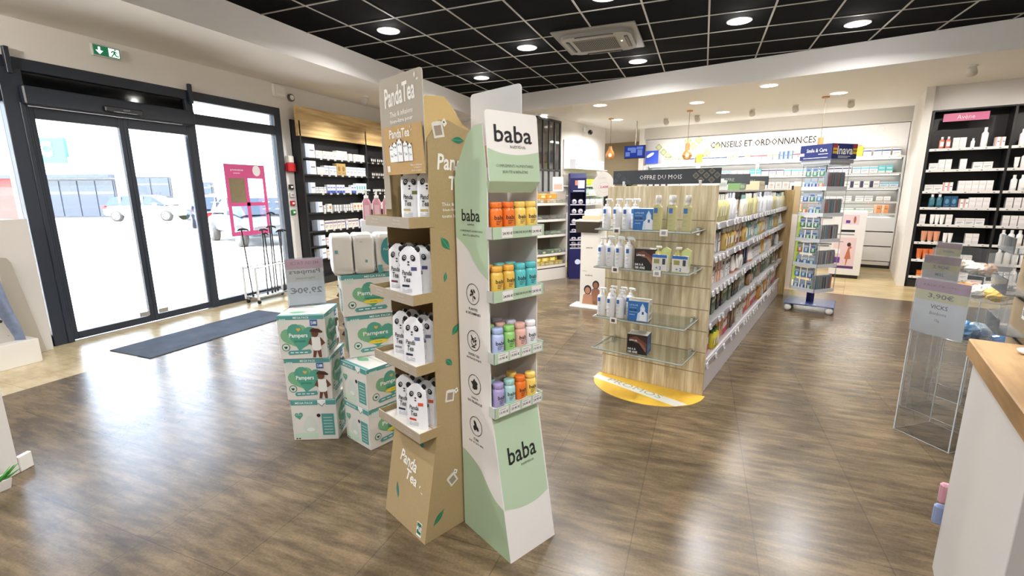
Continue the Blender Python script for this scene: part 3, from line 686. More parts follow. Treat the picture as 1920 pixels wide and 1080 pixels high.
# header cards
TAUPE=mat('#a79c8a',.7)
m=MB(); hx=.006
P=[(0,0),(.045,0),(.045,.17),(.320,.17)]+[(q[0],q[1]) for q in roundtop(.320,.525,.018)[2:]]
fr=((hx-.006,.098,1.43),(1,0,0),(0,0.0,1))
slab(m,fr,P,.004,TAUPE,mat('#c8c0b0',.7))
m.text(fr,'PandaTea',.155,.452,HW_,h=.075,w=.225,bold=.022,shear=.12,off=.0012,rot=.06); leaf2(m,fr,.272,.505,.026,.005,1.4,HW_); leaf2(m,fr,.288,.488,.02,.004,.2,HW_)
for q,tx in enumerate(('Thés & infusions','bien-être pour','toute la famille')): m.text(fr,tx,.165,.382-.030*q,HW_,h=.021,w=(.17,.165,.17)[q],bold=.014,off=.0012,rot=.03)
obj('tall_header_card',m,kt)
m=MB(); fr=((.052,.086,1.572),(1,0,0),(0,-.06,1))
slab(m,fr,[(0,0),(.283,0),(.283,.13),(.283,.187),(0.0,.187)],.004,mat('#bd9a62',.8,grain=.08,gs=100),KRAFT)
m.text(fr,'PandaTea',.125,.158,HW_,h=.034,w=.15,bold=.022,shear=.12,off=.0012); leaf2(m,fr,.208,.176,.014,.003,1.2,HW_); leaf2(m,fr,.215,.164,.012,.003,.2,HW_)
pw=mat('#e9e9e7',.4)
for q,(px,s) in enumerate(((.055,.8),(.195,.8),(.085,.92),(.165,.92),(.125,1.05))):
    of=.0012+.0007*q
    m.flat(fr,[(px-.018*s,.050),(px+.018*s,.050),(px+.018*s,.050+.055*s),(px+.014*s,.05+.075*s),(px,.05+.082*s),(px-.014*s,.05+.075*s),(px-.018*s,.05+.055*s)],pw,of)
    for sx in (-1,1): m.ell(fr,px+sx*.013*s,.05+.078*s,.005*s,.005*s,INK,of+.0003,8); m.ell(fr,px+sx*.007*s,.05+.062*s,.0035*s,.005*s,INK,of+.0005,8,sx*.5)
    m.text(fr,'Tea',px,.05+.03*s,INK,h=.011*s,off=of+.0006)
m.rect(fr,.010,.012,.032,.036,HW_,.001); m.text(fr,'Thés et infusions',.225,.034,HW_,w=.08,h=.007,off=.001,bold=.01); m.text(fr,'à déguster',.235,.024,HW_,w=.05,h=.007,off=.001,bold=.01); m.text(fr,'chaud ou glacé',.225,.013,HW_,w=.07,h=.007,off=.001,bold=.01)
slab(m,((.052,.086,1.572),(-.35,.94,0),(0,-.06,1)),[(0,0),(.045,0),(.03,.187),(0,.187)],.003,mat('#b98d80',.7))
obj('small_header_card',m,kt)
# pouches
def pouch(loc,rz,label,accent,badge,first={},group='white panda-faced tea pouches'):
    k=(accent,badge)
    if k in first: return dup(first[k],loc,rz,label,group)
    t=thing('tea_pouch',label,'tea pouch',loc,rz,group)
    fm=mat('#e6e7ea',.28,coat=.4); am=mat(accent,.4)
    # outline: stand-up pouch, rounded head
    hw=.051; H=.205; out=[(-hw,0),(hw,0),(hw*1.0,.05),(hw*.96,.13),(hw*.93,.165)]
    for i in range(7):
        a=math.radians(0+180*i/6); out.append((hw*.86*math.cos(a),.168+.037*math.sin(a)))
    out+=[(-hw*.93,.165),(-hw*.96,.13),(-hw,.05)]
    # thick bottom, thin top
    def dp(x,z):
        e=max(0,1-(abs(x)/hw)**2.5); return .003+.014*e*max(0,1-z/.21)**.8*(1 if z>.004 else .8)
    m=MB(); nx=8; nz=12; vs=[];fsx=[]
    def halfw(z):
        if z<.05: return hw
        if z<.165: return hw*(1-.07*(z-.05)/.115)
        return max(.004,hw*.93*math.sqrt(max(0,1-((z-.165)/.0405)**2)))
    for sgn in (-1,1):
        for j in range(nz+1):
            z=H*j/nz if j<nz else H; wv=halfw(min(z,H-.0005))
            for i in range(nx+1):
                x=wv*(2*i/nx-1); y=sgn*dp(x,z)*(1+.12*math.sin(9*j+5*i))
                if i in (0,nx) or j==nz: y=0
                vs.append((x,y,z))
    N=(nx+1)*(nz+1)
    for j in range(nz):
        for i in range(nx):
            a=j*(nx+1)+i; fsx.append((a,a+1,a+nx+2,a+nx+1)); fsx.append((N+a,N+a+nx+1,N+a+nx+2,N+a+1))
    m.add(vs,fsx,fm,True); m.add([vs[i] for i in range(nx+1)]+[vs[N+i] for i in range(nx+1)],[tuple(range(nx+1))[::-1]+tuple(range(nx+1,2*nx+2))],fm)
    def wrapf(x,z,extra=.0008): return (x,-dp(x,z)*1.12-extra,z)
    def pr(P,mt,ex=.0008): m.add([wrapf(x,z,ex) for x,z in P],[tuple(range(len(P)))],mt)
    def el(cx,cz,rx,rz,rot,mt,ex=.0008):
        P=[]
        for i in range(14):
            a=2*PI*i/14; x=rx*math.cos(a);y=rz*math.sin(a); P.append((cx+x*math.cos(rot)-y*math.sin(rot),cz+x*math.sin(rot)+y*math.cos(rot)))
        pr(P,mt,ex)
    bk=mat('#111114',.35)
    for sx in (-1,1):
        el(sx*.020,.158,.0105,.0135,sx*.5,bk,.0012); el(sx*.018,.160,.0055,.0062,0,fm,.0018); el(sx*.018,.160,.0034,.0042,0,bk,.0024)
    el(0,.142,.005,.0032,0,bk,.0014); pr([(-.008,.134),(-.003,.1305),(0,.137),(.003,.1305),(.008,.134),(.003,.128),(-.003,.128)],bk,.0014)
    for tx,cz,hh,ww in (('Panda',.098,.020,.046),('Tea',.072,.022,.032)):
        v2,f2,x0,x1,y0,y1=text2d(tx,.012,.12); m.add([wrapf(-.008+(x-(x0+x1)/2)*ww/(x1-x0),cz+(y-(y0+y1)/2)*hh/(y1-y0),.0016) for x,y in v2],f2,bk)
    pr([(-.032,.040),(.004,.040),(.004,.049),(-.032,.049)],am,.0012); pr([(.012,.108),(.036,.108),(.036,.122),(.012,.122)],mat(badge,.4),.0012)
    for zz in (.030,.024,.018): pr([(-.032,zz),(.015,zz),(.015,zz+.0015),(-.032,zz+.0015)],mat('#8c8c90',.5),.0012)
    obj('pouch_bag',m,t)
    for sx in (-1,1):
        m=MB(); m.ball((sx*.037,0,.193),.013,bk,10,6,1,.28,1); obj('ear_tab',m,t)
    first[k]=t; return t
NV='#2a2c4a';RD='#c2402c'
for i,z in enumerate(KZ):
    nm=('top shelf','second shelf','third shelf','lowest shelf')[i]
    acc,bad=(('#b9a56a','#6b6f3a'),(NV,'#4a4f7a'),(NV,'#6b7092'),(RD,'#d0573a'))[i]
    acc2,bad2=(('#b9a56a','#6b6f3a'),('#6a3a44','#7d3c48'),('#8a8a90','#8a8f9c'),(NV,'#4a4f7a'))[i]
    L=[(.242,.055,acc,bad,'front right'),(.246,.105,acc,bad,'second of right column'),(.250,.155,acc,bad,'third of right column'),
       (.120,.075,acc2,bad2,'front left'),(.128,.125,acc2,bad2,'second of left column')]
    if i==0: L=[(.150,.135,acc,bad,'front left'),(.262,.145,acc,bad,'front right'),(.15,.19,acc,bad,'second of left column'),(.26,.20,acc,bad,'second of right column')]
    for x,y,a,b,ds in L:
        p=tower_world(kt,x,y,z-.0233); pouch(tuple(p),KRZ+.45+R.uniform(-.06,.06),f'white panda pouch, {ds}, on the {nm} of the kraft tower',a,b)
# ---- two more towers standing behind, mostly hidden
t=thing('cardboard_display_tower','plain kraft display tower behind the tea tower, only its curved side top showing','display stand',tuple(tower_world(kt,-.10,.383,0)),KRZ)
m=MB(); pz=[(0,0),(.36,0),(.36,1.72),(.345,1.757),(.29,1.785),(.217,1.871),(.161,1.921),(.02,1.948),(0,1.94)]
m.prism(pz,0,.006,1,mat('#c9ac70',.85,grain=.06,gs=100)); obj('side_panel',m,t)  # paler kraft than the rest: light on this side put into its colour
m=MB(); m.box(.352,.358,.006,.135,0,1.7,KRAFT); m.box(0,.355,.006,.135,.6,.62,KRAFT); m.box(0,.355,.006,.135,1.2,1.22,KRAFT); m.box(0,.006,.006,.135,0,.6,KRAFT); obj('back_panel',m,t)
t=thing('cardboard_display_tower','white display tower behind the green tower, showing only its blank grey-white header card','display stand',tuple(tower_world(kt,.046,.552,0)),KRZ)
m=MB(); slab(m,((0.0,0,1.55),(1,0,0),(0,0,1)),roundtop(.34,.402,.02),.004,mat('#c9c8c8',.55),WHITE); obj('header_card',m,t)
for xx in (0,.30):
    m=MB(); m.box(xx,xx+.005,.009,.10,0,1.6,CARD); obj('side_panel',m,t)
m=MB(); m.box(0,.305,.005,.009,0,1.6,CARD)
for z in (.5,.75,1.0,1.25,1.5): m.box(.005,.30,.009,.10,z,z+.01,CARD)
obj('back_panel',m,t)
# ================================================================ diaper boxes
TEAL=mat('#559a97',.5); TEALD=mat('#2f8480',.5); GRN=mat('#7ab289',.5); GRN2=mat('#559f8a',.5); BOXW=mat('#dcdad4',.55); PALE=mat('#cfe0d8',.55); SKIN=mat('#6d4330',.6); PWH=mat('#f2f4f2',.5); GOLD=mat('#d8b25a',.5)
def heart(m,fr,cx,cy,s,c,off,rot=0):
    P=[]
    for i in range(28):
        t=2*PI*i/28; x=16*math.sin(t)**3; y=13*math.cos(t)-5*math.cos(2*t)-2*math.cos(3*t)-math.cos(4*t)
        x*=s/32; y*=s/30; P.append((cx+x*math.cos(rot)-y*math.sin(rot),cy+x*math.sin(rot)+y*math.cos(rot)))
    m.flat(fr,P[::-1],c,off)
def kid(m,fr,x,y,s):
    q=lambda P,c,off:m.flat(fr,[(x+a*s,y+b*s) for a,b in P],c,off)
    q([(-.14,-.5),(-.05,-.5),(.02,-.22),(-.10,-.22)],SKIN,.0022); q([(.06,-.5),(.15,-.5),(.14,-.22),(.0,-.22)],SKIN,.0022)
    q([(-.18,.18),(-.10,.24),(-.14,.02),(-.02,-.10),(-.06,-.14),(-.26,.0)],SKIN,.0024); q([(.18,.18),(.10,.24),(.16,.02),(.06,-.10),(.10,-.14),(.30,.0)],SKIN,.0024)
    q([(-.14,.22),(.14,.22),(.16,-.20),(.08,-.26),(-.08,-.26),(-.14,-.18)],PWH,.003)
    m.ell(fr,x-.02*s,y+.34*s,.115*s,.13*s,SKIN,.0034,16); q([(-.17,.40),(.22,.36),(.24,.41),(.12,.50),(-.06,.53),(-.15,.48)],mat('#4a2a22',.6),.004)
def face_front(m,fr,w,h,kidx=.80,new=False,blue=True):
    m.rect(fr,0,h*.905,w,h,TEAL,.0006); m.text(fr,'MEGA PACK',w*.52,h*.95,PWH,h=h*.05,w=w*.34,bold=.01,off=.0012)
    for i in range(4): m.rect(fr,w*(.05+.035*i),h*.80,w*(.075+.035*i),h*.93,PALE,.001)
    hs=h*.66
    heart(m,fr,w*.36,h*.52,hs*.9,GRN,.0010,.35); heart(m,fr,w*.50,h*.52,hs,GRN2,.0014,-.22)
    m.text(fr,'Pampers',w*.43,h*.535,PWH,h=h*.125,w=w*.40,bold=.02,off=.0022); m.text(fr,'harmonie',w*.45,h*.42,mat('#1f7a55',.5),h=h*.06,w=w*.24,shear=.2,bold=.01,off=.0022); heart(m,fr,w*.44,h*.68,h*.09,GOLD,.0022)
    m.ell(fr,w*.14,h*.28,h*.09,h*.09,mat('#5c7a5c',.5),.001); m.ell(fr,w*.14,h*.28,h*.072,h*.072,PALE,.0016); heart(m,fr,w*.14,h*.275,h*.07,mat('#20382c',.5),.0022)
    m.flat(fr,[(w*.20,h*.10),(w*.66,h*.12),(w*.69,h*.16),(w*.66,h*.22),(w*.20,h*.20),(w*.17,h*.15)],TEAL,.0018)
    for i in range(4): m.rect(fr,w*(.23+.10*i),h*.145,w*(.30+.10*i),h*.165,PWH,.0024)
    if new: m.ell(fr,w*.47,h*.33,w*.16,h*.05,mat('#e7cf3c',.5),.0024); m.text(fr,'new baby',w*.47,h*.33,mat('#2a5a4a',.5),h=h*.04,off=.003)
    if blue: m.rect(fr,w*.70,h*.76,w*.86,h*.90,mat('#3f63a8',.5),.0018); m.text(fr,'5',w*.74,h*.83,PWH,h=h*.07,off=.0024); m.rect(fr,w*.77,h*.80,w*.84,h*.86,PALE,.0024)
    if kidx: kid(m,fr,w*kidx,h*.36,h*.66)
def face_end(m,fr,w,h):
    m.rect(fr,0,h*.88,w*.60,h,TEAL,.0006); m.rect(fr,w*.78,h*.88,w,h,TEAL,.0006); m.text(fr,'MEGA PACK',w*.30,h*.935,PWH,h=h*.055,w=w*.40,bold=.01,off=.0012)
    m.flat(fr,[(w*.60,h),(w*.78,h),(w*.78,h*.93),(w*.69,h*.84),(w*.60,h*.93)],PWH,.0012); m.flat(fr,[(w*.60,h*.93),(w*.69,h*.84),(w*.78,h*.93),(w*.76,h*.93),(w*.69,h*.86),(w*.62,h*.93)],TEALD,.0016)
    heart(m,fr,w*.16,h*.62,h*.19,GRN2,.0012,.1); m.text(fr,'Pampers',w*.16,h*.64,PWH,w=w*.12,off=.0018)
    m.flat(fr,[(w*.22,h*.30),(w*.30,h*.55),(w*.40,h*.62),(w*.50,h*.55),(w*.58,h*.30),(w*.50,h*.20),(w*.30,h*.20)],mat('#cfd8cf',.6),.001); m.ell(fr,w*.40,h*.27,w*.09,h*.05,mat('#e6eae4',.6),.0016)
    m.rect(fr,w*.04,h*.06,w*.55,h*.18,mat('#c4dcc6',.6),.0008)
    m.rect(fr,w*.66,h*.12,w*.94,h*.66,TEAL,.001); m.ell(fr,w*.60,h*.62,h*.045,h*.045,INK,.0016)
    for i in range(6): m.rect(fr,w*.70,h*(.18+.075*i),w*.90,h*(.195+.075*i),PALE,.0016)
    m.rect(fr,w*.05,h*.03,w*.09,h*.06,INK,.001); m.rect(fr,w*.11,h*.03,w*.15,h*.06,INK,.001)
def diaper_box(label,loc,rz,w,d,h,front,side,left='end',group='diaper boxes stacked in two piles'):
    t=thing('diaper_box',label,'cardboard box',loc,rz,group)
    m=MB(); m.box(0,w,0,d,0,h,BOXW,ch=.003)
    F1=((.0015,0,0),(1,0,0),(0,0,1)); F2=((w,.0015,0),(0,1,0),(0,0,1)); F3=((0,d,0),(0,-1,0),(0,0,1)); F4=((w,d,0),(-1,0,0),(0,0,1))
    for fr,ww,k in ((F1,w-.003,front),(F2,d-.003,side),(F3,d-.003,left),(F4,w-.003,front)):
        if k=='kid': face_front(m,fr,ww,h)
        elif k=='new': face_front(m,fr,ww,h,kidx=.92,new=True,blue=False)
        elif k=='end': face_end(m,fr,ww,h)
    obj('carton',m,t)
    m=MB(); ft=((0,0,h),(1,0,0),(0,1,0)); m.rect(ft,.003,.003,w-.003,.022,TEAL,.0006); m.rect(ft,.003,d-.022,w-.003,d-.003,TEAL,.0006); m.rect(ft,.02,d/2-.02,w-.02,d/2+.02,mat('#e8e6df',.25),.0006)
    for sx in (0,1): m.rect(ft,.03,d/2+(-.06 if sx else .045),w-.03,d/2+(-.045 if sx else .06),mat('#c8c4ba',.5),.0006)
    leaf2(m,ft,w*.35,d*.25,.11,.03,.1,GRN)
    obj('top_flaps',m,t); return t
r24=math.radians(25)
diaper_box('diaper box at the bottom of the front pile, diaper picture facing the camera',(-2.250,1.966,0),math.radians(24.4),.272,.30,.264,'end','kid','kid')
diaper_box('diaper box in the middle of the front pile with a child in a white shirt',(-2.262,1.962,.265),math.radians(25.5),.268,.30,.264,'kid','kid')
diaper_box('diaper box on top of the front pile, under the mirrored price sign',(-2.270,1.950,.53),math.radians(27),.268,.30,.268,'kid','kid')
a18=math.radians(-18.3)
diaper_box('diaper box at the bottom of the back pile, corner towards the camera',(-1.975,2.121,0),a18,.262,.38,.252,'end','new')
diaper_box('diaper box second from the floor in the back pile',(-1.985,2.128,.2525),a18,.275,.38,.252,'end','new')
a50=math.radians(47)
diaper_box('diaper box third from the floor in the back pile, yellow new baby mark',(-1.943,2.165,.506),a50,.38,.215,.262,'new','end')
diaper_box('diaper box fourth from the floor in the back pile, under the plastic packs',(-1.950,2.150,.769),a50,.38,.215,.250,'new','end')
# soft plastic packs on top
def pack(label,loc,rz,w,d,h,patch,seed):
    rr=random.Random(seed); t=thing('diaper_pack',label,'diaper pack',loc,rz,'white plastic diaper packs on the back pile')
    m=MB(); nx,ny,nz=10,8,12; vs=[];fs=[]
    def S_(v,p): return math.copysign(abs(v)**p,v)
    NU,NV=40,22; pm=mat('#dad7d0',.32,coat=.2)
    for j in range(NV+1):
        ph=-PI/2+PI*j/NV
        for i in range(NU):
            th=2*PI*i/NU; cx=S_(math.cos(ph),.20)*S_(math.cos(th),.22); cy=S_(math.cos(ph),.20)*S_(math.sin(th),.22); cz=S_(math.sin(ph),.30)
            k=1+.022*math.sin(5*th+seed)+.018*math.sin(9*ph+3*th+seed)+rr.uniform(-.02,.02)
            vs.append((w/2+w/2*cx*k,d/2+d/2*cy*k,max(0,h/2+h/2*cz*(1+.01*math.sin(7*th)))))
    fs=[(j*NU+i,j*NU+(i+1)%NU,(j+1)*NU+(i+1)%NU,(j+1)*NU+i) for j in range(NV) for i in range(NU)]
    m.add(vs,fs,pm,True); obj('plastic_bag',m,t)
    m=MB(); fr=((0,0,0),(1,0,0),(0,0,1))
    if patch==0: m.rect(fr,w*.12,h*.55,w*.26,h*.63,TEAL,.004)
    elif patch==1: m.rect(fr,w*.50,h*.30,w*.62,h*.37,TEAL,.004); m.rect(fr,w*.30,h*.80,w*.42,h*.82,mat('#b0aea8',.5),.004)
    else: m.ell(fr,w*.45,h*.55,w*.30,h*.36,mat('#3f8f92',.4),.005); m.rect(fr,w*.02,h*.02,w*.18,h*.22,TEAL,.004); m.text(fr,'Pampers',w*.45,h*.6,PALE,w=w*.4,off=.007)
    obj('print',m,t); return t
zt=1.0195
def loc50(x,y,z): v=Matrix.Rotation(a50,4,'Z')@Vector((x,y,0)); return (-1.950+v.x,2.150+v.y,z)
pack('left end white plastic diaper pack on the back pile',loc50(-.035,.005,zt),a50,.118,.20,.243,0,1)
pack('middle white plastic diaper pack on the back pile',loc50(.087,.0,zt),a50,.118,.20,.243,1,2)
pack('right white plastic diaper pack with a teal oval, beside the kraft tower',loc50(.216,.005,zt),a50,.165,.20,.240,2,3)
# mirrored price sign
t=thing('price_sign_holder','clear sign holder with mirrored price card on top of the front diaper pile','price sign',(-2.385,2.150,.7985),math.radians(46),None)
ac=pane('#e6eef4',.10,.05); m=MB(); m.box(0,.225,-.004,-.002,.0,.305,ac); m.box(0,.225,.004,.006,.0,.305,ac); m.box(0,.225,-.03,.05,0,.003,ac); obj('clear_holder',m,t)
m=MB(); m.flat(((0,0,0),(1,0,0),(0,0,1)),[(.005,.006),(.22,.006),(.22,.298),(.005,.298)],paper('#ffffff',.45),0); fr=((0,0,0),(1,0,0),(0,0,1)); m.rect(fr,.005,.235,.220,.298,paper('#eebfcc',.45),.0006); m.rect(fr,.005,.155,.220,.235,paper('#fbf6ee',.45),.0006)
tg=mat('#7f8084',.7); m.text(fr,'MEGA PACK',.112,.272,mat('#c795a2',.6),w=.17,h=.022,bold=.01,mirror=True,off=.0014); m.text(fr,'Pampers',.112,.215,tg,w=.18,h=.036,bold=.012,mirror=True,off=.0014); m.text(fr,'Harmonie',.112,.177,mat('#a6a5a4',.7),w=.11,h=.016,mirror=True,off=.0014); m.text(fr,'29,90€',.112,.095,tg,w=.185,h=.045,bold=.014,mirror=True,off=.0014)
obj('price_card',m,t)
# ================================================================ pink bottles behind
p0=Vector((-2.36,2.86,0)); rz_=math.radians(40)
t=thing('display_stand','white display column holding pink pump bottles behind the diaper packs','display stand',tuple(p0),rz_)
m=MB(); m.box(0,.62,0,.22,0,1.30,mat('#dcdad8',.6),ch=.004); obj('column',m,t)
m=MB(); m.box(.28,.46,.10,.104,1.30,1.68,mat('#8fa9cf',.5)); obj('blue_topper',m,t)
for i in range(8):
    t=thing('pump_bottle','pink translucent pump bottle in the row behind the diaper packs','bottle',tuple(p0+Matrix.Rotation(rz_,4,'Z')@Vector((.05+.074*i,.05,1.30))),rz_,'pink pump bottles behind the diaper packs')
    m=MB(); m.lathe([(.026,0),(.029,.006),(.029,.13),(.018,.155),(.014,.16)],mat('#c98e97',.2),18,sx=1.1,sy=.8); m.box(-.018,.018,-.0245,-.024,.03,.11,mat('#ddb6bb',.4)); obj('bottle_body',m,t)
    m=MB(); m.lathe([(.017,.16),(.017,.18),(.007,.182),(.007,.215)],WHITE,14); m.box(-.012,.035,-.009,.009,.212,.224,WHITE,ch=.003); obj('pump',m,t)
# ================================================================ left edge furniture
m=MB(); m.box(-5.93,-5.89,.95,2.44,0,1.285,mat('#c9c4bd',.7),ch=.004); tag(obj('partition_panel',m),'plain off-white low partition panel standing before the window at the left edge','partition')
t=thing('sign_board','grey slanting board with rounded top leaning before the white partition','board',(-5.85,0,0),0)
m=MB(); bd=mat('#a59d90',.6); m.prism([(1.75,0),(2.355,.03),(2.24,.90),(2.215,.945),(2.17,.955),(1.75,.955)],0,.03,0,bd); obj('board',m,t)
t=thing('hanging_garment','crumpled blue-grey printed garment draped at the left edge before the grey board','garment',(-5.66,1.85,0),math.radians(90))
m=MB(); nx,nz=26,30; vs=[];g1=mat('#7d8aa4',.8,grain=.35,gs=22)
for j in range(nz+1):
    for i in range(nx+1):
        u=i/nx; v=j/nz; vs.append((-.15+u*(.38+.07*(1-v)),.03*math.sin(11*u+2*v)+.018*math.sin(23*u+5*v)+.03*(1-v)-.03,.24+.58*v-.05*u))
for j in range(nz+1):
    for i in range(nx+1):
        x,y,z=vs[j*(nx+1)+i]; vs.append((x,y+.012,z))
N=(nx+1)*(nz+1); fs=[]
for j in range(nz):
    for i in range(nx):
        a=j*(nx+1)+i; fs+= [(a,a+1,a+nx+2,a+nx+1),(N+a,N+a+nx+1,N+a+nx+2,N+a+1)]
m.add(vs,fs,g1,True)
for q in range(16):
    i=R.randrange(2,nx-2); j=R.randrange(2,nz-2); x,y,z=vs[j*(nx+1)+i]; m.ball((x,y-.006,z),.014,INK,8,6,1,.4,1)
obj('cloth',m,t)
m=MB(); m.box(-.16,.36,-.10,.10,0,.22,mat('#dcd8d0',.6),ch=.004); obj('white_foot',m,t)
m=MB(); m.box(-.14,.24,.0,.02,.2,.84,mat('#b8b2a8',.6)); obj('support_card',m,t)
t=thing('white_plinth','low white plinth cut by the left edge of the picture','plinth',(-3.40,1.16,0),math.radians(-160))
m=MB(); m.box(0,.6,0,.45,0,.70,mat('#d2cdc8',.6),ch=.004); obj('body',m,t)
m=MB(); m.box(-.004,.02,-.07,0,0,.09,mat('#dad6d0',.6),ch=.003); obj('foot_panel',m,t)
t=thing('potted_succulent','green spiky succulent in a low white tray at the bottom left corner','plant',(-3.30,1.03,0),0)
m=MB(); m.lathe([(.05,0),(.062,.05),(.062,.055),(.055,.05)],mat('#dedad4',.5),4,smooth=False); obj('planter',m,t)
m=MB()
for k in range(22):
    a=2*PI*k/22*3.2; e=R.uniform(.25,1.1); L=R.uniform(.07,.11); d=Vector((math.cos(a)*math.cos(e),math.sin(a)*math.cos(e),math.sin(e)))
    m.tube([Vector((0,0,.045)),Vector((0,0,.045))+d*L*.5,Vector((0,0,.05))+d*L+Vector((0,0,.01))],[.008,.006,.0008],mat('#3c8a34',.5,grain=.2,gs=60),6)
obj('leaves',m,t)
# ================================================================ walking stick rack + sticks
t=thing('walking_stick_rack','low clear and white rack on castors holding walking sticks by the window','rack',(-5.85,4.55,0),0)
m=MB(); gl=pane('#eef2f4',.25)
for x in (0,.24): 
    for y in (0,.62): m.box(x,x+.03,y,y+.02,.06,.52,mat('#cfd0cf',.4),ch=.003)
for z in (.50,.09): m.tube([(.015,.01,z),(.255,.01,z),(.255,.63,z),(.015,.63,z),(.015,.01,z)],.007,METAL,6)
obj('frame',m,t)
m=MB(); m.box(.02,.25,.02,.62,.075,.085,mat('#b9bcbc',.3)); obj('base_plate',m,t)
m=MB()
for k in range(1,8): m.box(.02,.25,.62*k/8,.62*k/8+.004,.495,.505,METAL)
obj('divider_bars',m,t)
for x in (.03,.24):
    for y in (.03,.61):
        m=MB(); m.T=Matrix.Translation((x,y,.025))@Matrix.Rotation(PI/2,4,'X'); m.lathe([(.0,-.012),(.025,-.012),(.025,.012),(.0,.012)],BLK,14,cap=False); m.T=Matrix.Translation((x,y,0)); m.box(-.012,.012,-.012,.012,.03,.08,METAL); obj('castor',m,t)
def cane(x,y,h,lean,rot,dark,label):
    t=thing('walking_stick',label,'walking stick',(x,y,.0855),rot,'walking sticks in the rack by the window')
    c=mat(dark,.35); m=MB(); top=Vector((lean,0,h-.085)); m.tube([(0,0,.0),tuple(top*.5),tuple(top)],[.009,.009,.010],c,8); obj('shaft',m,t)
    m=MB(); p=top; m.tube([p+Vector((-.05,0,-.008)),p+Vector((-.02,0,.006)),p+Vector((.03,0,.010)),p+Vector((.075,0,-.004)),p+Vector((.085,0,-.018))],[.010,.013,.013,.011,.007],mat('#201a18',.4),8); obj('handle',m,t)
    m=MB(); m.lathe([(.015,0),(.012,.03)],BLK,10); obj('rubber_tip',m,t)
for k,(y,h,ln,rot,c) in enumerate(((4.62,1.02,-.05,1.2,'#23252b'),(4.80,1.0,.02,1.5,'#2c2f36'),(4.90,.94,-.04,1.9,'#1c1d22'),(4.97,1.03,.02,1.3,'#2a2326'),(5.04,1.22,.0,1.6,'#1b1c20'),(5.09,.97,.03,1.1,'#26282f'),(5.135,.96,-.02,1.7,'#3a3034'))):
    cane(-5.73+.04*((k*3)%4-1.5)*.6,y,h,ln,rot,c,('leftmost ','second ','third ','fourth ','tallest ','sixth ','rightmost ')[k]+'black walking stick standing in the rack by the window')
# pink poster on the window
PINK=mat('#d8568f',.6); t=thing('window_poster','bright pink cut-out poster hanging inside the right shop window','poster',(WX+.022,4.59,.92),0)
m=MB()
def pk(y0,y1,z0,z1): m.box(0,.006,y0,y1,z0,z1,PINK)
pk(0,.05,0,.98); pk(.59,.64,0,.98); pk(.05,.59,0,.06); pk(.05,.59,.41,.46); pk(.05,.59,.79,.98); pk(.29,.345,.06,.79)
fr=((.006,0,0),(0,1,0),(0,0,1)); m.ell(fr,.50,.90,.065,.075,mat('#f4f2f2',.5),.001); m.text(fr,'promotions',.19,.90,PWH,w=.19,h=.03,bold=.02,off=.001); m.rect(fr,.13,.855,.23,.862,PWH,.001)
obj('pink_frame',m,t)
m=MB(); m.box(.001,.004,.05,.29,.46,.79,mat('#8a7d5e',.7,grain=.15,gs=14)); obj('brown_card',m,t)
m=MB(); m.tube([(.003,.32,.98),(.003,.32,1.25)],.002,METAL,6); obj('hanging_wire',m,t)
# ================================================================ black wall shelving with wooden header
SHB=mat('#17181b',.55); 
ux=WX+.003; U0=5.80; U1=8.9; FX=-5.855
t=thing('wall_shelf_unit','tall black wall shelving with a pale wood header left of the kraft tower','shelving',(ux,U0,0),0)
dpt=FX-ux; LEN=U1-U0
m=MB(); m.box(0,.02,0,LEN,0,2.62,mat('#1b1c20',.5)); obj('back_panel',m,t)
for y in (0,LEN/2,LEN-.03): m=MB(); m.box(0,dpt+.02,y,y+.03,0,2.60,SHB,ch=.002); obj('side_panel',m,t)
m=MB(); m.box(dpt-.03,dpt+.02,-.02,LEN,2.37,2.81,wood('#b08f60','#dcc493',1,16,.5,'#c9ac78')); obj('wood_header',m,t)
LZ=[2.06,1.80,1.50,1.19,.89,.64,.42]
for z in LZ: m=MB(); m.box(.02,dpt,.03,LEN-.03,z-.025,z-.003,SHB,ch=.002); obj('shelf',m,t)
m=MB(); m.box(0,dpt+.01,0,LEN,0,.12,SHB); obj('plinth',m,t)
PT=MB(); PT.box(0,.004,-.022,.022,-.014,.014,mat('#e4e4e2',.4)); PT.rect(((.004,-.022,-.014),(0,1,0),(0,0,1)),.008,.008,.030,.018,mat('#5a5a5c',.6),.0006); PTM=PT.mesh('price_tag')
for k,z in enumerate(LZ):
    for i in range(12):
        o=obj('price_tag',PTM,t); o.location=(dpt+.001,.42+i*.165+R.uniform(-.01,.01),z-.012)
# product kinds, each built once and copied
PC={}
def prod(kind,key,build,loc,rz,label,cat,group):
    k=(kind,key)
    if k not in PC: PC[k]=build().mesh(kind)
    o=bpy.data.objects.new(kind,PC[k]); COL.objects.link(o); o.location=loc; o.rotation_euler=(0,0,rz); tag(o,label,cat,group); return o
def carton(w,d,h,c,c2,v=0):
    # front faces -y
    def b():
        m=MB(); m.box(-w/2,w/2,0,d,0,h,mat(c,.5)); fr=((-w/2,0,0),(1,0,0),(0,0,1)); a=mat(c2,.5)
        if v==0: m.rect(fr,0,h*.68,w,h*.86,a,.0012); m.rect(fr,w*.15,h*.4,w*.8,h*.46,mat('#6a6c74',.6),.0012); m.rect(fr,w*.15,h*.25,w*.6,h*.30,mat('#8a8c92',.6),.0012)
        elif v==1: m.rect(fr,0,0,w,h*.30,a,.0012); m.rect(fr,w*.12,h*.60,w*.86,h*.72,a,.0012)
        elif v==2: m.rect(fr,0,0,w*.35,h,a,.0012); m.rect(fr,w*.45,h*.5,w*.9,h*.58,mat('#5a5c64',.6),.0012)
        else: m.ell(fr,w*.5,h*.55,w*.3,h*.22,a,.0012,12); m.rect(fr,w*.2,h*.15,w*.8,h*.22,mat('#77797f',.6),.0012)
        return m
    return b
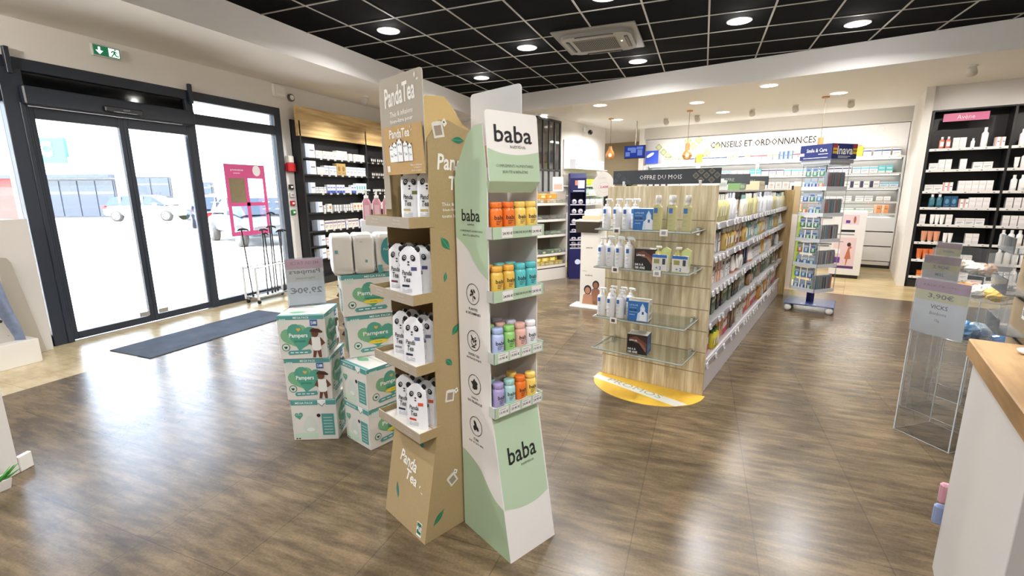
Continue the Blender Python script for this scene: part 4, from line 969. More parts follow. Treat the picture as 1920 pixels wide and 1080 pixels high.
def tubeb(c,cap,r=.02,h=.13):
    def b():
        m=MB(); m.lathe([(r*.75,0),(r*.8,h*.16)],mat(cap,.4),12); 
        vs=[];n=14
        for j in range(6):
            t=j/5; 
            for i in range(n):
                a=2*PI*i/n; vs.append((r*(1+.25*t)*math.cos(a),r*(1-.92*t)*math.sin(a),h*.16+h*.84*t))
        m.add(vs,[(j*n+i,j*n+(i+1)%n,(j+1)*n+(i+1)%n,(j+1)*n+i) for j in range(5) for i in range(n)],mat(c,.4),True); return m
    return b
def bott(c,cap,r=.022,h=.14,lab='#f2f2f0'):
    def b():
        m=MB(); m.lathe([(r*.92,0),(r,.004),(r,h*.70),(r*.45,h*.80)],mat(c,.35),14); m.lathe([(r*.5,h*.80),(r*.5,h)],mat(cap,.4),12); fr=((-r*.7,-r,0),(1,0,0),(0,0,1)); m.rect(fr,0,h*.2,r*1.4,h*.58,mat(lab,.5),.001); return m
    return b
def pumpb(c,cap,r=.028,h=.2,lab='#3f6fb5'):
    def b():
        m=MB(); m.lathe([(r*.92,0),(r,.005),(r,h*.60),(r*.4,h*.70)],mat(c,.35),16); m.lathe([(r*.42,h*.70),(r*.42,h*.80),(r*.15,h*.81),(r*.15,h*.95)],mat(cap,.4),12); m.box(-r*.3,r*1.1,-r*.22,r*.22,h*.94,h,mat(cap,.4),ch=.002); fr=((-r*.5,-r,0),(1,0,0),(0,0,1)); m.rect(fr,r*.25,h*.42,r*.75,h*.54,mat(lab,.5),.001); return m
    return b
def fill(rootM,rz,y,z,x0,x1,specs,place_,grp,rr,gap=.006,dj=.01):
    """line of products from x0 to x1; specs: list of (weight, kind, key, builder, width, noun, cat)"""
    x=x0
    while True:
        tot=sum(s[0] for s in specs); q=rr.uniform(0,tot)
        for s in specs:
            q-=s[0]
            if q<=0: break
        n=rr.choice((1,2,2,3,3,4)); w=s[4]
        for _ in range(n):
            if x+w>x1: return
            p=rootM@Vector((x+w/2,y+rr.uniform(0,dj),z)); prod(s[1],s[2],s[3],tuple(p),rz,f'{s[5]} {place_}',s[6],f'{s[5]}s {place_}'); x+=w+gap
        if rr.random()<.25: x+=rr.uniform(.01,.05)
WT=['#e9e8e4','#f0efec','#e2e4e6']
def cspec(wt,w,d,h,c,c2,v,noun,kind='medicine_carton',cat='carton'): return (wt,kind,(w,d,h,c,c2,v),carton(w,d,h,c,c2,v),w,noun,cat)
# front of these shelves faces +x : local frame x->-y ... use rotation +90deg
M1=Matrix.Translation((FX-.015,U0+.02,0))@Matrix.Rotation(PI/2,4,'Z'); rr=random.Random(3)
shelfsets=[
 [cspec(1,.10,.09,.17,'#e8e9ea','#9fb06a',2,'white and green carton'),cspec(2,.075,.08,.12,'#f0efea','#e6e0c8',0,'small white carton'),cspec(.6,.10,.08,.14,'#dfa84a','#b8571f',3,'orange carton'),cspec(1.2,.08,.09,.15,'#efeee9','#cfd6da',1,'plain white carton')],
 [cspec(1,.09,.09,.15,'#e4eaf2','#a9bfdc',0,'pale blue carton'),cspec(2,.08,.08,.12,'#efeeeb','#d8d6d2',1,'white carton'),cspec(.5,.11,.09,.20,'#b79b62','#8a6b36',3,'kraft gift carton')],
 [cspec(2,.05,.06,.10,'#edeeef','#b8c7d8',0,'small white carton'),cspec(1,.06,.06,.14,'#dfe5f2','#3a56b4',1,'white and blue carton'),cspec(.6,.06,.07,.17,'#dff0f0','#5fb2bc',3,'aqua carton')],
 [cspec(2,.055,.06,.11,'#ecebea','#8d8f9a',2,'white and grey carton'),cspec(1,.08,.07,.13,'#efe9e2','#c77f3b',3,'white and amber carton')],
 [cspec(2,.07,.06,.12,'#e6e4ea','#6a6fa8',2,'white and violet carton'),cspec(1,.09,.07,.15,'#e9e2da','#8a7f9f',0,'lilac carton')],
 [cspec(2,.07,.06,.12,'#f0e4e6','#d59aa8',0,'pink and white carton'),cspec(1,.09,.07,.16,'#d9c9a8','#a88a58',1,'beige carton')],
 [cspec(2,.07,.06,.12,'#efe2e2','#c98a96',1,'rose carton'),cspec(1,.09,.07,.14,'#ecebe8','#dba04a',0,'white and yellow carton')]]
dark=(1,'dropper_bottle',('dk',),bott('#241c1c','#111111',.02,.11,'#e8e6e2'),.045,'dark dropper bottle','bottle')
for k,z in enumerate(LZ):
    nm=('top','second','third','fourth','fifth','sixth','lowest')[k]
    pl=f'on the {nm} shelf of the black unit by the window'
    # one larger box first, then a run of products
    w,h=(.20,.21) if k<2 else (.15,.17); s=cspec(1,w,.12,h,'#e3e9f4','#b9c9e2',2,'wide white-blue carton','display_carton')
    xs=.10 if k<3 else .22
    p=M1@Vector((xs+w/2,0,z)); prod(s[1],s[2],s[3],tuple(p),PI/2,f'wide white-blue carton {pl}','carton',None)
    if k<3:
        fill(M1,PI/2,0,z,xs+w+.02,1.60,shelfsets[k],pl,None,rr); fill(M1,PI/2,0,z,1.68,2.75,[dark],pl,None,rr,.01)
    else: fill(M1,PI/2,0,z,xs+w+.02,2.4,shelfsets[k],pl,None,rr)
# ================================================================ central gondola
WV=wood('#b8a47e','#e8dcbe',2,26,.5,'#d3c3a0',12); WVD=wood('#8f7648','#c4a772',2,18,.5,'#ac9060',10)
GLS=pane('#e6f2ea',.03,.03,.45)
g0=B(-1.58,3.47)
gt=thing('shelf_gondola','double-sided shelf gondola with pale striped wood ends in the middle of the shop','shelving',tuple(g0),RB)
GW=.81; GLn=4.28
m=MB(); m.box(0,GW,0,.028,0,1.535,WV,ch=.002)
for z in (.17,.33,.49,.65,.81,.97,1.13,1.29): m.box(.0,GW,-.0008,.002,z,z+.006,mat('#8f8168',.6))
obj('wood_end_panel',m,gt)
m=MB(); m.box(-.02,GW+.06,GLn-.03,GLn,0,1.50,WVD,ch=.002); obj('wood_end_panel',m,gt)
m=MB(); m.box(.38,.43,.03,GLn-.03,0,1.50,mat('#8c8880',.6)); obj('core_panel',m,gt)
m=MB(); m.box(.02,GW-.03,.03,GLn-.03,0,.20,mat('#c9c3c4',.5)); m.box(GW-.03,GW-.012,.03,GLn-.03,.0,.245,mat('#cfc9cb',.45),ch=.003); obj('base_plinth',m,gt)
GZ=[1.27,1.03,.78,.53,.225]
shm=mat('#a9a6a6',.4)
for k,z in enumerate(GZ):
    for side in (0,1):
        x0,x1=((.43,GW-.02),(.02,.38))[side]
        m=MB(); m.box(x0,x1,.03,GLn-.03,z-.022,z-.002,shm,ch=.002)
        xf=(GW-.02,.0)[side]; m.box(xf,xf+.014 if side==0 else xf+.02,.03,GLn-.03,z-.045,z+.003,mat('#a19ea2',.35),ch=.002); obj('shelf',m,gt)
PT=MB(); PT.T=Matrix.Identity(4); PT.box(0,.010,-.024,.024,-.02,.02,mat('#dddbda',.4),ch=.002); PT.rect(((.010,-.024,-.02),(0,1,0),(0,0,1)),.007,.008,.041,.032,mat('#9a979a',.6),.0006); PTG=PT.mesh('price_tag')
for k,z in enumerate(GZ):
    x=.10; n=0
    while n<20 and x<GLn-.12:
        o=obj('price_tag',PTG,gt); o.location=(GW-.006,x,z-.021); o.rotation_euler=(0,-.25,0); x+=R.choice((.12,.13,.15,.2,.28)); n+=1
# glass shelves on the end, with brackets
EZ=[1.236,.962,.588,.342]
for z in EZ:
    m=MB(); m.box(.075,.745,-.36,-.005,z-.010,z,GLS,ch=.0); 
    gs=obj('glass_shelf',m,gt)
    m=MB(); m.tube([(.075,-.36,z-.005),(.745,-.36,z-.005)],.006,mat('#9aa3a0',.1,coat=1),6); m.tube([(.745,-.36,z-.005),(.745,-.005,z-.005)],.005,mat('#8b948f',.1),6); m.tube([(.075,-.36,z-.005),(.075,-.005,z-.005)],.005,mat('#8b948f',.1),6); obj('shelf_edge',m,gs)
    for x in (.11,.71):
        m=MB(); m.box(x-.012,x+.012,-.05,0,z-.045,z+.012,CHROME,ch=.003); m.tube([(x,-.01,z-.03),(x,-.20,z-.014)],.005,CHROME,6); obj('bracket',m,gs)
# sign board on top
t=thing('offer_sign','long dark grey offer sign with leaf pattern clipped on the gondola end','sign',tuple(B(-1.56,3.475,1.535)),RB)
m=MB(); m.box(.02,.80,0,.004,.012,.115,mat('#3b3f44',.5)); fr=((.02,0,.012),(1,0,0),(0,0,1))
m.text(fr,'OFFRE DU MOIS',.365,.050,mat('#f0f0ee',.5),h=.032,w=.31,off=.0014)
for i,(a,b) in enumerate(((.615,.055),(.650,.025),(.650,.085),(.685,.055),(.72,.025),(.72,.085),(.755,.055),(.045,.07),(.085,.04),(.02,.03),(.12,.015))):
    c=mat('#77756a' if a>.5 else '#4e5258',.6); s=.024 if a>.5 else .02
    m.flat(fr,[(a,max(.001,b-s)),(min(.779,a+s),b),(a,min(.102,b+s)),(max(.001,a-s),b)],c,.001); m.ell(fr,a,b,s*.45,s*.45,mat('#5a584f' if a>.5 else '#44484d',.6),.0016,10)
obj('sign_board',m,t)
for x in (.10,.66): m=MB(); m.box(x,x+.018,-.012,.02,0,.035,mat('#e8e8e6',.2,alpha=.8),ch=.003); obj('clip',m,t)
# two small dark shelf headers further back
for s,c,l in ((-1.22,4.95,'small dark grey header sign on the gondola top, nearer one'),(-1.20,6.0,'small dark grey header sign on the gondola top, farther one')):
    t=thing('header_sign',l,'sign',tuple(B(s,c,1.505)),RB+.55); m=MB(); m.box(0,.42,0,.004,.05,.15,mat('#4a4d50',.5)); fr=((0,0,.05),(1,0,0),(0,0,1)); m.text(fr,'OFFRE',.21,.045,mat('#a8aaaa',.5),h=.03,off=.0014); obj('sign_panel',m,t)
    for x in (.05,.37): m=MB(); m.box(x-.012,x+.012,-.01,.014,0,.06,METAL); obj('foot',m,t)
# floor sticker
mb=MB(); YEL=mat('#dcae3c',.45,grain=.12,gs=30); 
P=[(0,0)]+[(.405+.415*math.cos(PI+PI*i/30),.40*-math.sin(PI*i/30)) for i in range(31)]
P=[(.405-.425*math.cos(PI*i/36),-.035-.36*math.sin(PI*i/36)) for i in range(37)]
P=[(0-.02,-.0)]+P+[(.83,-.0)]
mb.prism([(x,y) for x,y in P],0,.0018,2,YEL)
fr=((0,0,.0018),(1,0,0),(0,1,0)); mb.flat(fr,[(-.015,-.05),(-.015,-.13),(.70,-.295),(.765,-.215),(.70,-.195)],mat('#d9d5cc',.5),.0006)
mb.text(fr,'PROMOS',.345,-.150,mat('#a59a80',.5),w=.47,h=.065,off=.0014,rot=-.215)
o=obj('floor_sticker',mb); place(o,tuple(B(-1.58,3.468,.0005)),RB); tag(o,'half-round yellow PROMOS sticker on the floor before the gondola end','floor sticker')
# ---------------------------------------------------------------- goods on the glass shelves
def gpos(x,y,z): return tuple(g0+EX*x+EY*y+Vector((0,0,z)))
BL='#2f67ad'
def lpump(tall=.205,r=.031):
    t=[None]
PUMP={}
def pump_bottle(key,label,loc,rz,body,cap,r,h,lab,rect=False,group=None,straight=False):
    if key in PUMP: return dup(PUMP[key],loc,rz,label,group)
    t=thing('pump_bottle' if not straight else 'oil_bottle',label,'bottle',loc,rz,group)
    m=MB(); bm=mat(body,.3) if not straight else mat(body,.12,trans=.0,coat=.6)
    m.lathe([(r*.9,0),(r,.006),(r,h*.66),(r*.8,h*.71),(r*.35,h*.735)],bm,4 if rect else 20,sy=.72 if rect else .8,smooth=not rect)
    fr=((-r*.62,-r*(.55 if rect else .81),0),(1,0,0),(0,0,1)); m.rect(fr,r*.10,h*.50,r*.75,h*.64,mat(lab,.5),.003)
    for zz,w_ in ((.44,.9),(.40,.7),(.30,.8),(.26,.6),(.15,.7)): m.rect(fr,r*.05,h*zz,r*w_,h*zz+.0015,mat('#6f7480',.6),.003)
    obj('bottle_body',m,t)
    m=MB(); cm=mat(cap,.35)
    if straight: m.lathe([(r*.42,h*.735),(r*.42,h*.83),(r*.5,h*.83),(r*.5,h*.97),(r*.45,h)],cm,16)
    else:
        m.lathe([(r*.45,h*.735),(r*.45,h*.80),(r*.15,h*.81),(r*.15,h*.93)],cm,14); m.box(-r*.4,r*1.25,-r*.25,r*.25,h*.92,h*.985,cm,ch=.004); m.box(r*1.0,r*1.3,-r*.15,r*.15,h*.88,h*.93,cm,ch=.002)
    obj('pump_head' if not straight else 'cap',m,t); PUMP[key]=t; return t
ga='white pump bottles on the gondola end shelves'
for x,y,ds in ((.135,-.30,'leftmost'),(.215,-.30,'second'),(.285,-.30,'third'),(.305,-.20,'half-hidden rear')):
    pump_bottle('wa',f'{ds} white pump bottle with blue label on the top glass shelf',gpos(x,y,EZ[0]),RB+R.uniform(2.6,3.4)*0+R.uniform(-.2,.2),'#e4e3e3','#e9e9ea',.031,.215,BL,group=None)
for x,y,ds in ((.11,-.31,'leftmost front'),(.175,-.30,'second front'),(.24,-.30,'third front'),(.315,-.30,'rightmost front'),(.12,-.20,'leftmost rear'),(.20,-.20,'second rear'),(.27,-.20,'third rear')):
    pump_bottle('wa',f'{ds} white pump bottle with blue label on the second glass shelf',gpos(x,y,EZ[1]),RB+R.uniform(-.2,.2),'#e4e3e3','#e9e9ea',.031,.205,BL)
for x,y,ds in ((.115,-.30,'leftmost front'),(.195,-.31,'second front'),(.265,-.30,'third front'),(.155,-.20,'leftmost rear'),(.235,-.20,'second rear'),(.30,-.20,'third rear')):
    pump_bottle('wa',f'{ds} white pump bottle with blue label on the third glass shelf',gpos(x,y,EZ[2]),RB+R.uniform(-.2,.2),'#e4e3e3','#e9e9ea',.031,.205,BL)
for x,y,ds in ((.505,-.30,'left front'),(.605,-.30,'middle front'),(.700,-.30,'right front'),(.56,-.19,'rear')):
    pump_bottle('oil',f'{ds} yellow-green oil bottle with white cap on the top glass shelf',gpos(x,y,EZ[0]),RB,'#b8b27c','#ececea',.036,.235,BL,True,None,True)
def blue_box(loc,label,dark=False):
    key='bbd' if dark else 'bb'
    t=thing('gift_box',label,'box',loc,RB+.10); w,d,h=.145,.12,.145
    m=MB()
    if not dark:
        m.box(0,w,0,d,0,h,mat('#2f6db0',.4),ch=.001,mats=[mat('#2f6db0',.4),mat('#dcd9d2',.5),None,None,None,mat('#dfdad0',.5)])
        fr=((0,0,0),(1,0,0),(0,0,1)); m.flat(fr,[(w*.45,h*.02),(w*.97,h*.02),(w*.97,h*.45),(w*.85,h*.5),(w*.85,h*.7),(w*.72,h*.92),(w*.62,h*.7),(w*.62,h*.5),(w*.5,h*.4)],mat('#c9dcef',.5),.001)
        m.flat(fr,[(w*.60,h*.05),(w*.90,h*.05),(w*.90,h*.50),(w*.80,h*.56),(w*.80,h*.70),(w*.70,h*.70),(w*.70,h*.56),(w*.60,h*.50)],mat('#e6e9ee',.5),.0016); m.rect(fr,w*.70,h*.36,w*.80,h*.50,mat(BL,.5),.0022)
        m.text(fr,'LIPIKAR',w*.30,h*.80,mat('#bcd4ec',.5),w=w*.42,off=.0012); m.rect(fr,w*.08,h*.66,w*.44,h*.68,mat('#9fc0e0',.5)); m.text(fr,'BAUME',w*.28,h*.55,INK,w=w*.36,bold=.01,off=.0012); m.rect(fr,w*.08,h*.44,w*.50,h*.46,mat('#9fc0e0',.5)); m.rect(fr,w*.08,h*.30,w*.36,h*.33,mat('#9fc0e0',.5))
        f2=((w,0,0),(0,1,0),(0,0,1)); m.ell(f2,d*.5,h*.6,d*.3,h*.2,mat('#bcb8ae',.5),.001); m.rect(f2,d*.15,h*.1,d*.85,h*.3,mat('#aaa79e',.5))
    else:
        m.box(0,w,0,d,0,h,mat('#1f1a1c',.4),ch=.001,mats=[None,mat('#2d4d78',.5),None,None,None,mat('#c9c2b2',.5)])
        fr=((0,0,0),(1,0,0),(0,0,1)); sk=mat('#6b4232',.5); sk2=mat('#8f5f48',.5)
        m.flat(fr,[(0,h*.95),(w*.98,h*.95),(w*.98,h*.45),(w*.75,h*.55),(w*.4,h*.80),(0,h*.85)],mat('#3a2320',.5),.001); m.flat(fr,[(w*.10,h*.80),(w*.45,h*.92),(w*.97,h*.60),(w*.97,h*.36),(w*.70,h*.52),(w*.35,h*.72),(w*.1,h*.66)],sk,.0016)
        m.flat(fr,[(w*.35,h*.62),(w*.60,h*.58),(w*.95,h*.14),(w*.97,h*.34),(w*.72,h*.62),(w*.5,h*.70)],sk2,.0022)
        m.text(fr,'LIPIKAR',w*.32,h*.70,PWH,w=w*.40,bold=.02,off=.003); m.text(fr,'DE 0 À',w*.26,h*.26,PWH,w=w*.40,h=h*.12,bold=.03,off=.003); m.text(fr,'100 ANS',w*.30,h*.10,PWH,w=w*.48,h=h*.12,bold=.03,off=.003)
        m.rect(((w,0,0),(0,1,0),(0,0,1)),d*.2,h*.2,d*.8,h*.5,mat('#4f74a4',.5))
    obj('carton',m,t); return t
blue_box(gpos(.345,-.33,EZ[0]),'blue gift box with white bottle picture on the top glass shelf')
blue_box(gpos(.365,-.33,EZ[1]),'black gift box with brown hands picture on the second glass shelf',True)
blue_box(gpos(.335,-.33,EZ[2]),'blue gift box with white bottle picture on the third glass shelf')
blue_box(gpos(.340,-.33,EZ[3]),'black gift box with brown hands picture on the lowest glass shelf',True)
def refill_set(x,y,label):
    t=thing('refill_set',label,'gift set',gpos(x,y,EZ[1]),RB)
    m=MB(); m.box(-.05,.05,-.035,.03,0,.115,mat('#d8d6ce',.4),ch=.002); fr=((-.05,-.035,0),(1,0,0),(0,0,1)); m.rect(fr,0,.095,.10,.115,mat(BL,.5),.001); m.rect(fr,.012,.055,.05,.085,mat('#8f8f4e',.5),.001); m.rect(fr,.07,.05,.09,.09,mat('#3d4048',.5),.001); m.text(fr,'+ 2',.045,.025,mat(BL,.5),h=.022,bold=.03,off=.0016); m.rect(fr,.0,.002,.10,.008,mat('#b3ae6a',.5),.001); obj('printed_sleeve',m,t)
    m=MB(); m.lathe([(.022,.02),(.022,.13),(.008,.14),(.008,.165)],mat('#b5b06a',.2,coat=.5),14,c=(-.022,0,0)); m.box(-.038,.0,-.008,.008,.155,.170,WHITE,ch=.003); obj('bottle',m,t)
    m=MB(); m.prism([(-.005,.05),(.055,.05),(.060,.15),(.03,.165),(.0,.145)],.002,.018,1,mat('#c6cf86',.3,coat=.3)); obj('refill_pouch',m,t)
refill_set(.545,-.30,'left bottle and green refill set in a blue and cream sleeve, second glass shelf'); refill_set(.68,-.30,'right bottle and green refill set in a blue and cream sleeve, second glass shelf')
for x,z,l in ((.245,EZ[0],'small price card on the left of the top glass shelf edge'),(.575,EZ[0],'small price card on the right of the top glass shelf edge'),(.245,EZ[1],'small price card on the left of the second glass shelf edge'),(.545,EZ[1],'small price card on the right of the second glass shelf edge'),(.245,EZ[2],'small price card on the third glass shelf edge')):
    m=MB(); m.box(-.026,.026,-.004,0,-.03,.012,mat('#e9e7e2',.4),ch=.001); m.rect(((-.026,-.004,-.03),(1,0,0),(0,0,1)),.012,.010,.040,.032,mat('#5c4a48',.6) if x<.3 else mat('#9b9b9b',.6),.0008)
    o=obj('price_card',m); place(o,gpos(x,-.370,z),RB); tag(o,l,'price card','price cards on the glass shelves')
# ---------------------------------------------------------------- goods on the gondola side
M2=Matrix.Translation(B(-.83,3.56))@Matrix.Rotation(PI/2+RB,4,'Z'); rz2=PI/2+RB; rr=random.Random(11)
def C_(wt,w,d,h,c,c2,v,noun): return cspec(wt,w,d,h,c,c2,v,noun,'beauty_carton','carton')
def T_(wt,c,cap,r,h,noun): return (wt,'cream_tube',(c,cap,r,h),tubeb(c,cap,r,h),2*r+.008,noun,'tube')
def O_(wt,c,cap,r,h,noun,lab='#f2f2f0'): return (wt,'lotion_bottle',(c,cap,r,h,lab),bott(c,cap,r,h,lab),2*r+.004,noun,'bottle')
sets=[
 [O_(1,'#e6e6ea','#dfe3ea',.035,.21,'tall white bottle'),O_(2,'#c9c08a','#e8e6dc',.034,.20,'tall cream-yellow bottle','#d6d2b4'),C_(1.2,.07,.06,.17,'#e2dfd6','#7d8aa8',2,'cream carton'),O_(.8,'#d8d4c2','#7fa7a2',.03,.19,'beige bottle'),C_(.6,.07,.06,.15,'#e9dfd0','#c77f50',3,'peach carton')],
 [O_(1,'#8fb0a8','#5f8f8a',.03,.19,'sea green bottle'),O_(1,'#c8a85e','#e8e4da',.03,.17,'amber bottle','#e8e4d8'),C_(1.2,.07,.06,.15,'#e8e6e4','#3f3f7a',2,'white and navy carton'),C_(.7,.06,.06,.17,'#dccbb4','#7a3a2a',1,'tan carton'),T_(.8,'#e6e8e2','#7fb79a',.024,.15,'white and green tube'),O_(.7,'#a9cfc0','#dfe8e0',.03,.16,'mint bottle')],
 [C_(1,.06,.06,.17,'#e8d2c4','#e07f4a',2,'orange and white carton'),C_(1,.07,.06,.16,'#eae8e6','#3a3a40',0,'white and black carton'),C_(.8,.08,.06,.17,'#2c2a44','#8a84a8',3,'dark violet carton'),T_(1,'#e9e4de','#d98e6a',.024,.15,'white and peach tube'),C_(.6,.06,.06,.15,'#d8a84e','#efe0b8',1,'golden carton'),O_(.8,'#e4e2dc','#b04a4a',.03,.17,'white bottle with red cap')],
 [C_(1,.09,.07,.14,'#5c6a54','#cfd6c8',0,'dark green carton'),C_(1,.07,.06,.16,'#c8ccc4','#7a857c',1,'grey-green carton'),C_(1,.07,.06,.17,'#1d1c1e','#b8a06a',3,'black carton'),O_(1,'#8a6a4a','#2a2420',.028,.14,'brown bottle'),T_(.8,'#8f8a72','#d6d0bc',.024,.14,'olive tube'),C_(.6,.06,.06,.13,'#b89a7a','#6a4a3a',2,'tan and brown carton')],
 [C_(1,.10,.07,.19,'#e6e2de','#c9485a',1,'white and red carton'),C_(1,.08,.06,.20,'#dcd6ca','#7a8a5a',0,'cream and green carton'),O_(1,'#b8863e','#e6dcc8',.034,.19,'honey bottle'),C_(.8,.07,.06,.19,'#7a5a4a','#c8b49a',3,'brown carton'),T_(.8,'#b9cfd0','#e8e8e8',.026,.17,'pale blue tube'),C_(.6,.08,.06,.18,'#d98a4a','#f0dcc0',2,'orange carton'),O_(.4,'#d8c83e','#4a7a3a',.026,.16,'yellow bottle')]]
for k,z in enumerate(GZ):
    nm=('top','second','third','fourth','lowest')[k]; pl=f'on the {nm} shelf of the gondola aisle side'
    fill(M2,rz2,0,z,.02,4.12,sets[k],pl,None,rr,.008,.02)
    if k in (0,1,4): fill(M2,rz2,.12,z,.05,4.0,sets[k],pl.replace('on the','at the back of the'),None,rr,.03,.02)
# things on top of the gondola
for s,c,w,d,h,a,b,v,l in ((-1.02,4.15,.10,.30,.08,'#d9dbd4','#8a9a92',0,'pale box with small figures lying on the gondola top'),(-1.0,4.9,.10,.26,.06,'#6f8f5a','#d8e2c8',3,'green box lying on the gondola top'),(-.98,5.6,.14,.34,.09,'#c8b996','#a88f5e',1,'cream box lying on the gondola top'),(-1.3,4.4,.3,.3,.10,'#e4e2dc','#b0a890',2,'white flat box on the gondola top by the sign')):
    m=MB(); m.box(-.005,w,0,d,0,h,mat(a,.5),ch=.002); fr=((w,0,0),(0,1,0),(0,0,1))
    for i in range(5): m.ell(fr,d*(.15+.17*i),h*.55,.012,.018,mat(b,.5),.001,10)
    o=obj('flat_carton',m); place(o,tuple(B(s,c,1.502)),RB); tag(o,l,'carton')
m=MB(); m.box(.08,GW-.06,.03,GLn-.03,1.485,1.500,mat('#a19d96',.5)); obj('top_board',m,gt)
# ================================================================ paddle sign + kids totem
t=thing('price_paddle','rounded cream price paddle reading 2,60€ on a thin post left of the gondola','price sign',tuple(B(-2.53,5.42,1.14)),RB-.05)
m=MB(); P=curve_sample([(-.135,.0),(-.10,.055),(-.03,.115),(.02,.125),(.09,.08),(.13,.0),(.115,-.06),(.06,-.115),(-.01,-.13),(-.08,-.095),(-.135,0)])
P=[(x*1.17,y*1.17) for x,y in P]; slab(m,((0,-.012,.445),(1,0,0),(0,0,1)),P[:-1][::-1],.005,mat('#b9b2a8',.6)); fr=((0,-.012,.445),(1,0,0),(0,0,1)); m.text(fr,'Caudalie',-.01,.075,mat('#a69c90',.6),w=.11,shear=.3,off=.001); m.rect(fr,-.06,.035,.05,.04,mat('#bdb4a8',.6)); m.ring(fr,.02,-.04,.074,.077,mat('#b0868e',.5),.001,28,.8); m.text(fr,'2,60€',.02,-.035,mat('#a8446a',.5),w=.115,h=.034,bold=.02,off=.0016); obj('paddle_card',m,t)
m=MB(); m.tube([(0,0,0),(0,0,.40)],.009,mat('#b8b2a8',.4)); m.lathe([(.04,.0005),(.04,.010),(.012,.014)],mat('#b8b2a8',.4),20); obj('post',m,t)
t=thing('product_totem','slim cream advertising totem with children photo and foot plate left of the gondola','display stand',tuple(B(-2.86,5.5,0)),RB+.12)
TW=.34; m=MB(); m.box(0,TW,0,.06,.02,1.12,mat('#d5cdbf',.55),ch=.002); fr=((0,0,0),(1,0,0),(0,0,1)); m.text(fr,'LIPIKAR',.12,.78,INK,w=.09,off=.001); m.text(fr,'eczéma',.12,.42,INK,w=.10,h=.022,bold=.01,off=.001); m.rect(fr,.03,.47,.09,.475,mat('#7a746a',.5))
m.rect(fr,.04,.03,.30,.08,mat('#b88a6a',.5),.001)
for cx,cz,s,sk in ((.11,.17,1,'#a8775a'),(.22,.25,.9,'#8a5c44')):
    m.flat(fr,[(cx-.075*s,.03),(cx+.075*s,.03),(cx+.06*s,cz-.02),(cx+.02*s,cz+.01),(cx-.02*s,cz+.01),(cx-.06*s,cz-.02)],mat(sk,.5),.0012 if s==1 else .001); m.ell(fr,cx,cz+.055*s,.052*s,.062*s,mat('#1d1614',.5),.002,16); m.ell(fr,cx,cz+.045*s,.036*s,.046*s,mat(sk,.5),.0026,16)
obj('printed_panel',m,t)
m=MB(); m.box(-.09,TW+.02,-.14,.12,0,.02,mat('#d8d1c4',.55),ch=.003); obj('foot_plate',m,t)
m=MB(); m.box(-.06,TW,-.10,.22,1.12,1.14,mat('#cfc6b6',.5),ch=.002); m.flat(((-.06,-.10,1.12),(1,0,0),(0,-.3,.6)),[(0,-.16),(.30,-.16),(.34,0),(.02,0)],mat('#4a4236',.5),0); obj('top_tray',m,t)
t=thing('carton_stack','pile of kraft and white cartons on the totem tray','cartons',tuple(B(-2.84,5.5,1.14)),RB+.12); m=MB(); m.box(0,.24,-.02,.16,0,.05,mat('#c8a888',.6),ch=.002); obj('kraft_carton',m,t); m=MB(); m.box(.02,.22,0,.15,.051,.11,mat('#ddd6cc',.6),ch=.002); obj('white_carton',m,t)
# ================================================================ candy rack
RK=B(-4.34,6.34); t=thing('candy_rack','wire and clear plastic rack of confectionery with five tiers behind the green tower','rack',tuple(RK),RB+math.radians(72))
# local x runs away from the camera, front (-y) faces the aisle (+EX side)
CW=.90; ck=mat('#cfcac0',.5); m=MB()
for x in (0,CW): m.box(x-.012,x+.012,-.02,.40,0,1.50,ck,ch=.003)
m.box(0,CW,.38,.40,0,1.50,mat('#8c8270',.7)); obj('frame',m,t)
CZ=[1.30,1.03,.77,.45,.25]
for i,z in enumerate(CZ):
    m=MB(); m.box(.012,CW-.012,-.02,.38,z-.015,z-.005,ck); m.box(.0,CW,-.05,-.035,z-.03,z+.01,mat('#d8d4cc',.45),ch=.003); obj('tier_shelf',m,t)
    m=MB(); m.box(.01,CW-.01,-.034,-.030,z,z+.085,pane('#eef2f0',.05,.05,.5)); 
    for k in range(1,4): m.box(CW*k/4,CW*k/4+.003,-.03,.36,z,z+.08,pane('#eef2f0',.05,.05,.5))
    obj('clear_bin_front',m,t)
m=MB(); m.box(0,CW,-.05,.38,0,.20,mat('#d0cbc2',.5),ch=.003); obj('base_box',m,t)
RKM=Matrix.Translation(RK)@Matrix.Rotation(RB+math.radians(72),4,'Z'); rzr=RB+math.radians(72)
def candy(kind,key,c,w,d,h,sh):
    def b():
        m=MB()
        if sh==0: m.box(-w/2,w/2,-d/2,d/2,0,h,mat(c,.35),ch=.008); m.rect(((-w/2,-d/2,0),(1,0,0),(0,0,1)),w*.2,h*.3,w*.8,h*.7,mat('#f0e6b0',.5),.001)
        else: m.ball((0,0,h/2),h/2,mat(c,.3,coat=.3),10,6,w/h,d/h,1); m.box(-w*.6,-w*.45,-.012,.012,h*.4,h*.6,mat(c,.3)); m.box(w*.45,w*.6,-.012,.012,h*.4,h*.6,mat(c,.3))
        return m
    return (kind,key,b)
cr=random.Random(5)
